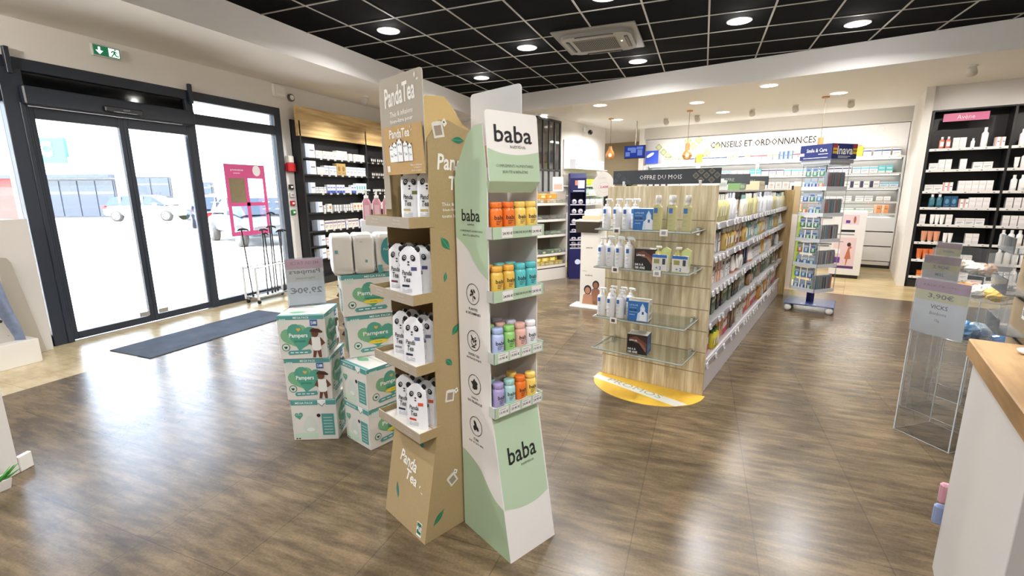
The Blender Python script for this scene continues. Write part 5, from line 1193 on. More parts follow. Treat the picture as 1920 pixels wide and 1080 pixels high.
for tier,(cols,noun,n,sh,w,h) in enumerate(((('#d8953a','#c9c0ae','#b9b0a2'),'orange or grey sachet',12,0,.11,.07),(('#5a4636','#6e5a46','#8a8278'),'brown sweet bag',12,1,.09,.06),(('#4d6e3e','#6a8456','#8aa07a'),'green sweet bag',12,1,.10,.06),(('#5d7a5a','#7d8f78','#4a6248'),'dark green sachet',10,0,.12,.07),(('#e0c03e','#d9b432','#e8d06a'),'yellow sweet box',16,0,.11,.075))):
    nm=('top','second','third','fourth','lowest')[tier]
    for i in range(n):
        c=cols[i%3]; k,key,b=candy('sweet_bag' if sh else 'sweet_box',(tier,c),c,w,.10,h,sh)
        x=.07+(i%(n//2))*(CW-.12)/(n//2-.5); y=.03+.13*(i//(n//2)); z=CZ[tier]+(.0 if i<n//2 or tier<4 else .0)
        p=RKM@Vector((x,y,z)); prod(k,key,b,tuple(p),rzr+cr.uniform(-.4,.4),f'{noun} on the {nm} tier of the candy rack','sweets',f'{noun}s on the {nm} tier of the candy rack')
for i in range(8):
    c='#e0c03e' if i%2 else '#e6cb58'; k,key,b=candy('sweet_box',(9,c),c,.11,.10,.075,0); p=RKM@Vector((.10+.085*i,.02+.04*(i%2),CZ[4]+.077)); prod(k,key,b,tuple(p),rzr+cr.uniform(-.3,.3),'yellow sweet box piled second on the lowest tier of the candy rack','sweets','yellow boxes piled on the candy rack')
for i in range(3):
    c='#d8953a'; k,key,b=candy('sweet_box',(10,c),c,.13,.10,.09,0); p=RKM@Vector((.45+.14*i,.10,CZ[0]+.072)); prod(k,key,b,tuple(p),rzr+.4*i,'orange carton propped above the top tier of the candy rack','sweets','orange cartons above the candy rack')
# dark blue tall display
t=thing('cardboard_display_tower','tall narrow dark blue cardboard display with seven product windows beside the candy rack','display stand',tuple(B(-3.93,7.13,0)),RB+math.radians(36))
NB=mat('#10124e',.5); m=MB(); BW=.27; BD=.28
m.box(0,.006,0,BD,0,1.60,NB); m.box(BW-.006,BW,0,BD,0,1.60,NB); m.box(0,BW,BD-.006,BD,0,1.60,NB); m.box(0,BW,0,BD,0,.52,NB,ch=.003); m.prism([(0,1.48),(BD,1.48),(BD,1.80),(.06,1.80),(0,1.72)],0,BW,0,NB)
fr=((0,0,0),(1,0,0),(0,0,1)); m.rect(fr,.08,1.60,.16,1.68,mat('#c9856a',.5),.001); m.rect(fr,.13,1.55,.24,1.68,PWH,.0016); m.rect(fr,.05,1.50,.24,1.512,PWH,.001); m.ell(fr,.15,.30,.05,.045,mat('#cfd6e6',.5),.001); obj('body',m,t)
for i,z in enumerate((1.28,1.12,.95,.82,.68,.60,.54)):
    m=MB(); m.box(.006,BW-.006,0,BD-.01,z-.01,z,mat('#d8d8e0',.5)); obj('tray',m,t)
    for k in range(2):
        q=thing('baby_toiletry_pack',f'white round pack in the dark blue display','pack',tuple(B(-4.05,7.05,0)+Matrix.Rotation(RB+math.radians(38),4,'Z')@Vector((.09+.15*k,.06,z))),RB+math.radians(38),'white packs in the dark blue display') if False else None
        mm=MB(); hh=.045 if i>2 else .09; mm.ball((0,0,hh/2),hh/2,mat('#d9d2d6',.4),12,6,.055/hh*1.6,1,1); mm.ell(((0,-hh/2,hh/2),(1,0,0),(0,0,1)),0,0,.015,.012,mat('#5a4a78',.5),.004)
        o=obj('rounded_pack',mm); place(o,tuple(B(-3.93,7.13,z)+Matrix.Rotation(RB+math.radians(36),4,'Z')@Vector((.08+.11*k,.07,0))),RB+math.radians(36)); tag(o,'pale rounded pack with a violet spot in the dark blue display','pack','pale packs in the dark blue display')
# leaflet holder on candy rack top
m=MB(); m.box(0,.18,0,.02,0,.24,mat('#e4dcd8',.5),ch=.002); m.rect(((0,0,0),(1,0,0),(0,0,1)),.02,.03,.16,.12,mat('#d8a898',.5)); o=obj('leaflet_card',m); place(o,tuple(RKM@Vector((.70,.10,1.502))),RB+.5); tag(o,'white and pink leaflet card standing on the candy rack end','leaflet')
# ================================================================ rotating accessory stand
SP_=B(-.34,6.97); rs=math.radians(-49); t=thing('rotating_display','clear rotating stand of dental accessories on a blue castor base','display stand',tuple(SP_),0)
NV2=mat('#1d2a6a',.4); m=MB(); m.T=Matrix.Rotation(RB,4,'Z'); m.box(-.27,.27,-.24,.24,.085,.10,mat('#39477a',.35),ch=.008)
fr=((-.27,-.24,.10),(1,0,0),(0,1,0)); m.text(fr,'Inava',.27,.06,PWH,w=.16,h=.03,off=.001); m.text(fr,'Inava',.2,.40,PWH,w=.12,h=.02,off=.001); obj('castor_base',m,t)
for x,y in ((-.22,-.20),(.22,-.20),(-.22,.20),(.22,.20)):
    m=MB(); m.T=Matrix.Rotation(RB,4,'Z')@Matrix.Translation((x,y,.042))@Matrix.Rotation(PI/2,4,'X'); m.lathe([(.012,-.03),(.038,-.028),(.042,0),(.038,.028),(.012,.03)],WHITE,16,cap=True); obj('castor',m,t)
m=MB(); m.T=Matrix.Rotation(rs,4,'Z'); m.box(-.03,.03,-.03,.03,.10,.26,NV2); m.box(-.012,.012,-.012,.012,.26,1.86,METAL); obj('post',m,t)
cl=pane('#e6ecf2',.16,.03); HB=.165
m=MB(); m.T=Matrix.Rotation(rs,4,'Z')
for z in (.25,.56,.87,1.18,1.49,1.78): m.box(-HB,HB,-HB,HB,z,z+.006,cl); m.box(-HB,HB,-HB-.004,-HB,z,z+.045,mat('#d8dade',.3)) ; m.box(HB,HB+.004,-HB,HB,z,z+.045,mat('#d8dade',.3))
for x in (-HB,HB):
    for y in (-HB,HB): m.box(x-.004,x+.004,y-.004,y+.004,.25,1.80,cl)
obj('clear_tiers',m,t)
m=MB(); m.T=Matrix.Rotation(rs,4,'Z')
m.box(-.20,.20,-.205,-.20,1.845,2.02,NV2); fr=((-.20,-.205,1.845),(1,0,0),(0,0,1)); m.text(fr,'Smile & Care',.215,.11,PWH,w=.26,h=.045,bold=.01,off=.001); m.rect(fr,.05,.02,.36,.026,PWH); m.rect(fr,.24,.06,.36,.066,PWH); m.rect(fr,.0,.05,.06,.085,mat('#b9bcc4',.5),.002)
obj('header_panel',m,t)
m=MB(); m.T=Matrix.Rotation(rs,4,'Z'); m.box(.20,.205,-.205,.20,1.845,2.02,NV2); fr=((.205,-.20,1.845),(0,1,0),(0,0,1)); m.text(fr,'Inava',.205,.10,PWH,w=.25,h=.095,bold=.02,off=.001)
for x in (.01,.33):
    m.rect(fr,x,.06,x+.07,.165,mat('#e0b63c',.5),.0015); m.rect(fr,x,.125,x+.07,.165,mat('#a8323c',.5),.002); m.rect(fr,x+.005,.09,x+.065,.10,INK,.002)
m.rect(fr,.10,.03,.30,.036,PWH); m.rect(fr,.10,.015,.26,.02,PWH); obj('header_panel',m,t)
m=MB(); m.T=Matrix.Rotation(rs,4,'Z'); m.box(-.19,.19,-.19,.19,1.80,1.845,mat('#a9abb0',.4)); obj('top_cap',m,t)
SM=Matrix.Translation(SP_)@Matrix.Rotation(rs,4,'Z')
def blister(c,c2):
    def b():
        m=MB(); m.box(-.038,.038,-.004,0,0,.125,mat('#9ea6b0',.3),ch=.001); m.rect(((-.038,-.004,0),(1,0,0),(0,0,1)),.004,.01,.072,.06,mat(c,.4),.001); m.rect(((-.038,-.004,0),(1,0,0),(0,0,1)),.012,.075,.064,.09,mat(c2,.4),.001)
        for x in (-.012,.004): m.box(x,x+.008,-.012,-.004,.02,.06,PWH,ch=.002)
        return m
    return b
def slim(c):
    def b():
        m=MB(); m.box(-.008,.008,0,.05,0,.19,mat('#8b8f94',.25),ch=.002); m.box(-.005,.005,-.006,0,.02,.17,mat(c,.35),ch=.002); return m
    return b
bc=[('#2f62a8','#9fb4cf'),('#3a7fae','#c0d8e6'),('#2a4f9a','#7fa3cf'),('#3f7f5a','#2f62a8'),('#c9733a','#8aa84a')]; sc=['#7a4a3c','#8f8578','#b9b2a6','#5a5f66','#3f8f9f','#c8563c','#1d1d20','#9a958c']
q=random.Random(8)
NTH=['lowest','second','third','fourth','fifth','sixth','seventh','eighth','ninth','tenth']
CN={'#7a4a3c':'brown','#8f8578':'taupe','#b9b2a6':'beige','#5a5f66':'dark grey','#3f8f9f':'turquoise','#c8563c':'red','#1d1d20':'black','#9a958c':'grey'}
for i,z in enumerate((.27,.42,.58,.73,.89,1.04,1.20,1.35,1.51,1.65)):
    for k in range(3):
        a,b_=q.choice(bc); p=SM@Vector((-.105+.09*k,-HB+.022,z)); prod('blister_pack',(a,b_),blister(a,b_),tuple(p),rs,f'blister pack {("at the left","in the middle","at the right")[k]} of the {NTH[i]} row up, left face of rotating stand','blister pack',None)
for i,z in enumerate((.27,.58,.89,1.20,1.51)):
    for k in range(9):
        c=q.choice(sc); p=SM@Vector((HB-.025,-.135+.034*k,z)); prod('slim_pack',(c,),slim(c),tuple(p),rs+PI/2,f'{CN[c]} slim brush pack on the {NTH[i]} tier up, right face of rotating stand','brush pack',f'{CN[c]} slim brush packs on the {NTH[i]} tier of the stand')
# ================================================================ white poster counter
t=thing('poster_counter','white counter end with a pink and violet body care poster behind the rotating stand','counter',tuple(B(-.26,9.8,0)),RB)
m=MB(); m.box(0,.44,0,.9,.06,1.13,mat('#d9d6d6',.5),ch=.003); obj('counter_body',m,t)
m=MB(); m.box(.02,.42,.03,.88,0,.06,mat('#241c18',.5)); obj('dark_plinth',m,t)
m=MB(); fr=((0,0,0),(1,0,0),(0,0,1)); m.rect(fr,.03,.22,.34,.70,mat('#d8bfc2',.5),.001); m.rect(fr,.03,.17,.34,.215,mat('#4a2a6a',.5),.001); m.rect(fr,.05,.26,.14,.36,mat('#5a2f86',.5),.0016); m.rect(fr,.05,.42,.13,.50,mat('#e8e4e6',.5),.0016)
m.flat(fr,[(.225,.22),(.235,.22),(.25,.33),(.29,.34),(.275,.42),(.26,.50),(.29,.53),(.27,.56),(.24,.53),(.22,.44),(.20,.34),(.225,.33)],mat('#b5694c',.5),.0016); m.ell(fr,.245,.58,.028,.035,mat('#3a1f1a',.5),.002); m.rect(fr,.05,.62,.16,.63,mat('#7a5a7a',.5),.0016)
m.rect(fr,.03,.74,.30,.76,mat('#8a8688',.5),.001); m.rect(fr,.10,.79,.30,.83,INK,.001); m.rect(fr,.12,.92,.34,1.08,mat('#d2bcc2',.5),.001); m.rect(fr,.16,.94,.22,.99,mat('#5a2f86',.5),.0016); m.ell(fr,.28,1.0,.018,.06,mat('#a8604a',.5),.0016)
obj('poster',m,t)
# green and black stand beside the gondola end
t=thing('cardboard_display_tower','lime green and wood-coloured narrow display behind the far end of the gondola','display stand',tuple(B(-.98,8.7,0)),RB)
m=MB(); m.box(0,.32,0,.3,.08,1.18,mat('#9fbf3c',.5),ch=.003); fr=((0,0,0),(1,0,0),(0,0,1)); m.rect(fr,.0,.10,.10,1.1,WVD,.001); m.rect(fr,.145,.12,.155,1.14,INK,.001)
for z in (.35,.75): m.rect(fr,.12,z,.32,z+.02,INK,.0014)
m.rect(fr,.18,1.0,.30,1.10,mat('#c9d68a',.5),.001); obj('body',m,t)
m=MB(); m.box(-.02,.34,-.02,.32,0,.08,WHITE); obj('base',m,t)
t=thing('white_post_display','narrow white and black post display behind the far end of the gondola','display stand',tuple(B(-.78,8.3,0)),RB)
m=MB(); m.box(0,.10,0,.10,0,1.62,mat('#d2cdc6',.5),ch=.003); m.box(.0,.10,-.003,0,1.15,1.55,mat('#b59f78',.5)); obj('post',m,t)
m=MB(); m.box(-.03,.0,.02,.06,1.40,1.56,BLK); obj('black_clip',m,t)
# mid counters
def counter(label,s,c,w,d,h,c1='#d6d4d4'):
    t=thing('service_counter',label,'counter',tuple(B(s,c,0)),RB); m=MB(); m.box(0,w,0,d,.08,h-.03,mat(c1,.5),ch=.003); obj('body',m,t); m=MB(); m.box(-.01,w+.01,-.01,d+.01,h-.03,h,mat('#e2e0de',.4),ch=.003); obj('top',m,t); m=MB(); m.box(.03,w-.03,.03,d-.03,0,.08,BLK); obj('plinth',m,t); return t
counter('white service counter seen left of the gondola near the corridor',-4.62,9.0,.60,.7,1.12)
counter('low white service counter before the lettered back wall, left one',-3.3,9.6,.9,.6,1.05)
counter('low white service counter before the lettered back wall, right one',-1.9,9.6,.9,.6,1.05)
t=thing('bag','black bag with a tan bottom on the white service counter','bag',tuple(B(-4.32,9.2,1.12)),RB); m=MB(); m.box(0,.22,0,.12,.08,.34,mat('#17161a',.6),ch=.02); obj('bag_body',m,t); m=MB(); m.box(.01,.21,.01,.11,0,.085,mat('#a58a66',.6),ch=.01); obj('tan_base',m,t)
t=thing('potted_plant','dark leafy plant near the corridor opening behind the left hanging bulb','plant',tuple(B(-4.80,11.6,0)),0)
m=MB(); m.lathe([(.14,0),(.18,.40),(.17,.41),(.15,.38)],mat('#4a453e',.6),20); obj('pot',m,t)
m=MB(); gm_=mat('#2c4a24',.5,grain=.3,gs=8); pr_=random.Random(4)
for k in range(70):
    a=pr_.uniform(0,2*PI); e=pr_.uniform(.3,1.5); L=pr_.uniform(.18,.32); z0=pr_.uniform(.9,1.75); d=Vector((math.cos(a)*math.cos(e),math.sin(a)*math.cos(e),math.sin(e))); p0=Vector((0,0,z0)); sd=d.cross(Vector((0,0,1))).normalized()*.03; p1=p0+d*L*.55; p2=p0+d*L-Vector((0,0,.06))
    m.add([tuple(p0),tuple(p1+sd),tuple(p2),tuple(p1-sd)],[(0,1,2,3)],gm_)
m.tube([(0,0,.35),(.01,0,1.0),(0,.01,1.9)],.018,mat('#5a4632',.8)); obj('foliage',m,t)
# ================================================================ medicine wall
mw=thing('medicine_wall_unit','long brightly lit white shelf wall lettered CONSEILS ET ORDONNANCES','shelving',tuple(B(-4.29,11.42,0)),RB)
ML=4.94; HP=mat('#e8e6e6',.5)
m=MB(); m.box(0,ML,.16,.20,2.10,2.70,HP); fr=((0,.16,2.10),(1,0,0),(0,0,1))
m.text(fr,'CONSEILS ET ORDONNANCES',2.49,.395,mat('#2c2a28',.6),w=2.02,h=.135,bold=.01,off=.004)
OL=mat('#b9c08a',.6)
for a,b in ((.30,.42),(.42,.30),(.54,.20),(.98,.53),(1.22,.53),(1.10,.40),(1.62,.36),(1.42,.24)):
    s=.09; m.flat(fr,[(a,b-s),(a+s,b),(a,min(.598,b+s)),(a-s,b)],OL,.003); m.ell(fr,a,b,.045,.045,mat('#d3d8b0',.6),.004)
for k in range(26):
    a=3.3+.14*(k//4)*1.6; b=.12+.13*(k%4); m.ring(fr,a+.1*(k%2),b,.060,.064,mat('#cfccc9',.6),.003,6)
obj('lettered_header',m,mw)
m=MB(); m.box(0,ML,.30,.34,0,2.10,mat('#8f8d8a',.5)); obj('grey_back_panel',m,mw)
for x in (0,1.235,2.47,3.70,ML-.02): m=MB(); m.box(x,x+.02,.0,.34,.06,2.10,mat('#c9c9c8',.4)); obj('upright',m,mw)
MZ=[2.10,1.80,1.53,1.27,1.05]
for z in MZ:
    m=MB(); m.box(.02,ML-.02,.02,.30,z-.012,z,pane('#e6eeee',.35)); m.box(.02,ML-.02,.0,.012,z-.03,z+.004,mat('#c8c8c6',.4)); obj('shelf',m,mw)
    m=MB(); m.box(.05,ML-.05,.285,.297,z-.035,z-.018,emis('#fff8ee',3.5)); obj('led_strip',m,mw)
    li=bpy.data.lights.new('led_light','AREA'); li.shape='RECTANGLE'; li.size=ML-.2; li.size_y=.03; li.energy=11; li.color=(1,.96,.90)
    lo=bpy.data.objects.new('led_light',li); COL.objects.link(lo); lo.location=B(-4.29+ML/2,11.42+.27,z-.04); lo.rotation_euler=(math.radians(-35),0,RB)
m=MB(); m.box(.05,ML-.05,.02,.04,2.106,2.118,mat('#e8e6e2',.4)); obj('upper_led_rail',m,mw)
li=bpy.data.lights.new('led_light','AREA'); li.shape='RECTANGLE'; li.size=ML-.4; li.size_y=.04; li.energy=16; li.color=(1,.97,.93)
lo=bpy.data.objects.new('led_light',li); COL.objects.link(lo); lo.location=B(-4.29+ML/2,11.10,2.10); lo.rotation_euler=(math.radians(180-55),0,RB)
PTM2=PTM
for k,z in enumerate(MZ):
    for i in range(18):
        o=obj('price_tag',PTM,mw); o.rotation_euler=(0,0,-PI/2); o.location=(.15+i*.268+R.uniform(-.03,.03),-.001,z-.016)
# drawers
for k,(z0,z1) in enumerate(((.14,.42),(.43,.70),(.71,.98))):
    for j in range(4):
        m=MB(); x0=j*1.235+.02; m.box(x0,x0+1.20,.0,.28,z0,z1-.01,mat('#d8d8d8',.35),ch=.003); dd=obj('drawer',m,mw)
        m=MB(); m.box(x0+.03,x0+.22,-.012,0,z1-.045,z1-.02,mat('#7a7c7e',.4)); obj('handle',m,dd)
m=MB(); m.box(0,ML,.02,.3,0,.06,BLK); m.box(0,ML,.0,.3,.06,.13,mat('#d0ceca',.4)); m.box(0,ML,-.002,.02,.13,.14,BLK); obj('plinth',m,mw)
rr=random.Random(21); M3=Matrix.Translation(B(-4.25,11.45))@Matrix.Rotation(RB,4,'Z')
def K(wt,w,h,c,c2,v,noun): return cspec(wt,w,.14,h,c,c2,v,noun)
ms=[[K(1,.10,.15,'#e4e8e2','#8fc06a',0,'white and lime carton'),K(1,.09,.14,'#f0eeec','#c8384a',0,'white and red carton'),K(.7,.12,.20,'#e8cf3a','#c8a828',1,'yellow carton'),K(1,.07,.18,'#8fa3c8','#5a76b0',2,'blue carton'),K(.8,.12,.14,'#e8e6e0','#2f4a78',0,'white and navy carton')],
    [K(1.5,.12,.12,'#e6ecee','#3fb0c8',0,'white and cyan carton'),K(1,.10,.13,'#5fc0c8','#e4f2f2',1,'turquoise carton'),K(1,.13,.13,'#e8e6ee','#3a2f5e',0,'white and dark violet carton'),K(.5,.10,.12,'#9a5ab8','#e8dcf0',3,'violet carton'),K(.8,.12,.10,'#f0e2d8','#e09a6a',2,'peach carton'),K(1.2,.11,.12,'#eeeeec','#c8c6c2',1,'plain white carton')],
    [K(1.4,.14,.12,'#eeecec','#3a3a5a',2,'white and ink carton'),K(1,.13,.10,'#e0ecf2','#4aa8d0',0,'sky blue carton'),K(1,.12,.13,'#ebe6e2','#c8a89a',3,'cream carton'),K(1.5,.13,.12,'#efefef','#d4d4d2',1,'plain white carton')],
    [K(1.5,.13,.10,'#ededee','#b9bac8',0,'white and grey carton'),K(.4,.15,.12,'#b8d048','#e4f0b0',1,'lime carton'),K(1.2,.10,.09,'#f2f0ee','#d2c8c0',1,'small white carton')],
    [K(1.2,.12,.10,'#eeeeee','#c8c8c4',1,'plain white carton'),K(.6,.10,.15,'#e89a5a','#f0d0b0',2,'orange carton'),K(1,.13,.08,'#e8efe8','#8fb89a',0,'white and green carton')]]
for k,z in enumerate(MZ):
    nm=('top','second','third','fourth','lowest')[k]; fill(M3,RB,0,z+.002,.45 if k==0 else .05,4.86,ms[k],f'on the {nm} shelf of the medicine wall',None,rr,.012,.02)
# ---- TV, blue box
t=thing('wall_screen','small wall television showing a blue picture over the corridor opening','television',tuple(B(-4.20,10.0,2.18)),RB-.03)
m=MB(); m.box(0,.47,0,.035,0,.27,mat('#0d0d10',.3),ch=.004); obj('casing',m,t)
m=MB(); fr=((0,0,0),(1,0,0),(0,0,1)); m.rect(fr,.012,.02,.458,.258,emis('#2c3f9a',.9),.001)
for a,b,w_,h_ in ((.03,.05,.10,.09),(.15,.12,.12,.10),(.30,.06,.11,.12),(.08,.17,.16,.06),(.28,.19,.14,.05)): m.rect(fr,a,b,a+w_,b+h_,emis('#6f86c8',.9),.002)
obj('screen',m,t)
m=MB(); m.tube([(.23,.03,.2),(.23,.08,.5),(.23,.08,.778)],.008,mat('#8a8276',.6)); obj('ceiling_mount',m,t)
t=thing('blue_display_card','blue card with a white capsule on top of the medicine wall left end','display card',tuple(B(-4.235,11.375,2.135)),RB); m=MB(); m.box(0,.30,0,.05,0,.30,mat('#2444b8',.4),ch=.003); m.ell(((0,0,0),(1,0,0),(0,0,1)),.12,.2,.10,.035,PWH,.002,20,.5); obj('card',m,t)
# ---- lit shelf on the left back wall
t=thing('lit_wall_shelf','bright white wall shelf unit on the wall left of the corridor','shelving',tuple(B(-5.097,8.92,0)),RB+PI/2)
# local x along +EY, local y = -EX (into wall); front faces -y
m=MB(); m.box(0,1.55,-.02,.0,1.85,2.56,HP); m.box(0,1.55,-.02,0,.9,1.85,mat('#b9b7b4',.5)); 
fr=((0,-.02,0),(1,0,0),(0,0,1))
for a,b in ((.35,2.42),(.5,2.28),(.62,2.44),(.8,2.36),(1.35,2.2)): m.flat(fr,[(a,b-.08),(a+.06,b),(a,b+.08),(a-.06,b)],OL,.003)
obj('back_panel',m,t)
for z in (1.98,1.62,1.42,1.22): m=MB(); m.box(0,1.55,-.30,-.02,z-.02,z,mat('#e4e2e0',.4)); obj('shelf',m,t)
m=MB(); m.box(0,1.55,-.32,-.02,.0,1.05,mat('#d4d0cc',.5),ch=.003); obj('cupboard',m,t)
li=bpy.data.lights.new('led_light','AREA'); li.shape='RECTANGLE'; li.size=1.4; li.size_y=.05; li.energy=12; li.color=(1,.97,.92)
lo=bpy.data.objects.new('led_light',li); COL.objects.link(lo); lo.location=B(-5.10+.38,8.92+.78,2.55); lo.rotation_euler=(math.radians(25),0,RB+PI/2)
M4=Matrix.Translation(B(-5.097+.28,8.94))@Matrix.Rotation(RB+PI/2,4,'Z'); rr=random.Random(31)
for k,(z,sp) in enumerate(((1.98,[K(1,.09,.18,'#e8ecf2','#a8c4e0',0,'white and pale blue carton'),K(1,.14,.10,'#cfe0ee','#8fb4d4',1,'pale blue flat carton')]),(1.62,[K(1,.08,.14,'#d8e03a','#8fb03a',1,'yellow-green carton'),K(1,.07,.14,'#e8ecec','#7fb08a',0,'white and green carton')]),(1.42,[O_(1,'#8fbf8a','#e8e8e4',.03,.15,'green bottle'),O_(1,'#dfe8e4','#5f9a7a',.03,.15,'white bottle')]),(1.22,[O_(1,'#e6e6e4','#5f8f6a',.03,.14,'white bottle'),O_(1,'#6f9f8a','#e8e8e4',.03,.14,'sea green bottle')]))):
    fill(M4,RB+PI/2,0,z+.001,.03,1.5,sp,f'on the {("top","second","third","lowest")[k]} shelf left of the corridor',None,rr,.012)
# ---- dark lattice window on the left back wall
t=tag(bpy.data.objects.new('window_2',None),kind='structure'); COL.objects.link(t); t.location=B(-5.099,7.86,0); t.rotation_euler=(0,0,RB)
m=MB()
for y in (0,.22,.44,.66,.88): m.box(0,.03,y,y+.045,.0,2.90,mat('#2a2b2c',.5),ch=.003)
for z in (0,1.90,2.86): m.box(0,.03,0,.92,z,z+.045,mat('#2a2b2c',.5),ch=.003)
obj('dark_frame',m,t)
for i in range(4):
    for z0,z1 in ((.05,1.90),(1.95,2.86)): m=MB(); m.box(.006,.012,.045+.22*i,.22+.22*i,z0,z1,mat('#3a3830',.08) if z0>1 else mat('#7d7f80',.2)); obj('glass_pane',m,t)
# ---- pendant lamps
def pendant(s,zb,kind,label):
    p=B(s,9.43); t=thing('pendant_lamp',label,'hanging lamp',(p.x,p.y,LC))
    wd=mat('#c8925a',.5); m=MB(); m.lathe([(.055,0),(.055,-.02),(.05,-.022)],wd,20); obj('ceiling_rose',m,t)
    m=MB(); m.tube([(0,0,-.02),(0,0,zb+.30-LC)],.004,mat('#6a5a4a',.6),6); obj('cable',m,t)
    z0=zb-LC; m=MB()
    if kind==0:
        m.lathe([(.03,z0+.26),(.034,z0+.22),(.045,z0+.19)][::-1],wd,18)
        obj('wooden_cap',m,t); m=MB(); m.lathe([(.04,z0+.20),(.08,z0+.13),(.095,z0+.08),(.08,z0+.03),(.03,z0)][::-1],pane('#e09a58',.62,.08),22,cap=False); obj('amber_glass_shade',m,t)
    else:
        m.lathe([(.042,z0+.15),(.040,z0+.30)],wd,18); obj('wooden_neck',m,t); m=MB()
        m.lathe([(.03,z0),(.075,z0+.03),(.098,z0+.085),(.07,z0+.14),(.044,z0+.17)],pane('#dc9c5c',.62,.08),8,smooth=False,cap=False); obj('faceted_glass_shade',m,t)
    m=MB(); m.ball((0,0,z0+.085),.032,emis('#ffd9a0',9),14,8); obj('bulb',m,t)
    li=bpy.data.lights.new('bulb_lamp','POINT'); li.energy=5; li.shadow_soft_size=.03; li.color=(1,.75,.45); lo=bpy.data.objects.new('bulb_lamp',li); COL.objects.link(lo); lo.location=(p.x,p.y,zb+.085)
pendant(-4.27,2.15,0,'left hanging lamp with a round amber glass bulb shade, in front of the corridor')
pendant(-2.70,2.07,1,'middle hanging lamp with a wooden neck and faceted amber shade')
pendant(-.58,2.03,1,'right hanging lamp with a wooden neck, above the rotating stand')
# ================================================================ black skincare shelves on the right
AS=.765; ACF=9.50; AL=2.58
at=thing('skincare_wall_unit','black wall shelving under a pink header panel at the right','shelving',tuple(B(AS,ACF,0)),RB)
SB=mat('#151416',.5)
m=MB(); m.box(0,AL,.34,.36,0,2.62,mat('#1a191b',.5)); m.box(.88,AL,.335,.34,0,2.62,mat('#3c3c3e',.5)); obj('back_panel',m,at)
for x in (0,.86,1.72,AL-.03): m=MB(); m.box(x,x+.03,0,.34,0,2.62,SB,ch=.002); obj('upright',m,at)
m=MB(); m.box(0,AL,0,.34,0,.12,SB); obj('plinth',m,at)
m=MB(); m.box(0,AL,0,.34,2.60,2.62,SB); obj('top_board',m,at)
m=MB(); m.box(.135,.62,.05,.056,2.455,2.565,mat('#c86a92',.5)); fr=((.135,.05,2.455),(1,0,0),(0,0,1)); m.text(fr,'Avène',.2425,.055,mat('#ead0dc',.5),w=.19,h=.06,off=.002); obj('pink_header',m,at)
AZ=[2.07,1.77,1.46,1.22,.97,.70,.43,.17]
for z in AZ:
    for x0,x1 in ((.03,.86),(.89,1.72),(1.75,AL-.03)): m=MB(); m.box(x0,x1,.0,.34,z-.02,z-.002,SB); m.box(x0,x1,-.012,0,z-.03,z+.008,mat('#e0dedd',.45),ch=.002); obj('shelf',m,at)
k=0
for z in AZ:
    for i in range(12):
        o=obj('price_tag',PTM,at); o.rotation_euler=(0,0,-PI/2); o.location=(.09+i*.14+R.uniform(-.015,.015)+(.03 if i>5 else 0),-.0125,z-.012)
M5=Matrix.Translation(B(AS,ACF+.012))@Matrix.Rotation(RB,4,'Z'); rr=random.Random(41)
def D_(wt,w,h,c,c2,v,noun): return cspec(wt,w,.10,h,c,c2,v,noun,'skincare_carton')
W1=D_(1.5,.07,.15,'#efecec','#e4dede',1,'white carton'); W2=D_(1,.10,.10,'#ecebea','#dcd6d6',0,'low white carton'); W3=D_(.8,.05,.13,'#f0efee','#d8a8a0',2,'white and rose carton')
PB=O_(1,'#ecebec','#f2f2f2',.034,.22,'tall white bottle'); PR=O_(.5,'#d87a6a','#f0e8e6',.028,.17,'salmon bottle')
WT2=T_(1,'#eae8e6','#f2f2f2',.022,.15,'white tube'); OTb=T_(1,'#c8652c','#ece8e4',.03,.17,'orange tube'); OT2=T_(1,'#c98a6a','#ece8e4',.03,.17,'salmon tube')
TLb=(1,'lotion_bottle',('tealb',),bott('#2c5f70','#e8e8e8',.036,.20,'#3d7484'),.078,'teal bottle','bottle')
runs=[ # per shelf: list of (x0,x1,specs)
 [(.05,.10,[PB]),(.13,.20,[PR]),(.20,.27,[O_(1,'#e0c8b8','#eee',.028,.16,'peach bottle') if False else PR]),(.28,.45,[W1]),(.47,.56,[O_(1,'#ecebec','#f2f2f2',.022,.13,'small white bottle')]),(.57,.72,[O_(1,'#ececee','#f4f4f4',.036,.27,'very tall white bottle')]),(.72,.84,[W3,W1])],
 [(.06,.36,[W2,W1]),(.40,.50,[W1]),(.54,.83,[W1,W2])],
 [(.05,.40,[W3,W2]),(.42,.84,[W1,W3,W2])],
 [(.06,.12,[W2]),(.12,.28,[TLb]),(.29,.45,[(1,'skincare_carton',('tealc',),carton(.075,.09,.17,'#1f4f74','#5f8fae',3),.075,'dark teal carton','carton')]),(.46,.82,[W1,W3])],
 [(.05,.16,[W1]),(.17,.34,[WT2,O_(1,'#ecebec','#f2f2f2',.022,.16,'white bottle')]),(.35,.45,[W1]),(.46,.80,[W2])],
 [(.10,.34,[OTb,OT2]),(.35,.52,[WT2,PB]),(.60,.82,[PB,W1])],
 [(.08,.30,[OT2,OTb]),(.40,.80,[W2,W3])],
 [(.06,.11,[PB]),(.12,.35,[D_(1,.07,.09,'#d2661e','#e89a4a',1,'orange carton')]),(.5,.8,[W2])]]
for k,z in enumerate(AZ):
    nm=('top','second','third','fourth','fifth','sixth','seventh','lowest')[k]
    for a,b,sp in runs[k]: fill(M5,RB,0,z+.001,a,b,sp,f'on the {nm} shelf of the left bay, black skincare unit',None,rr,.004,.02)
    fill(M5,RB,0,z+.001,.95,1.66,[W1,W2,WT2,PB],f'on the {nm} shelf of the right bay, black skincare unit',None,rr,.01,.02)
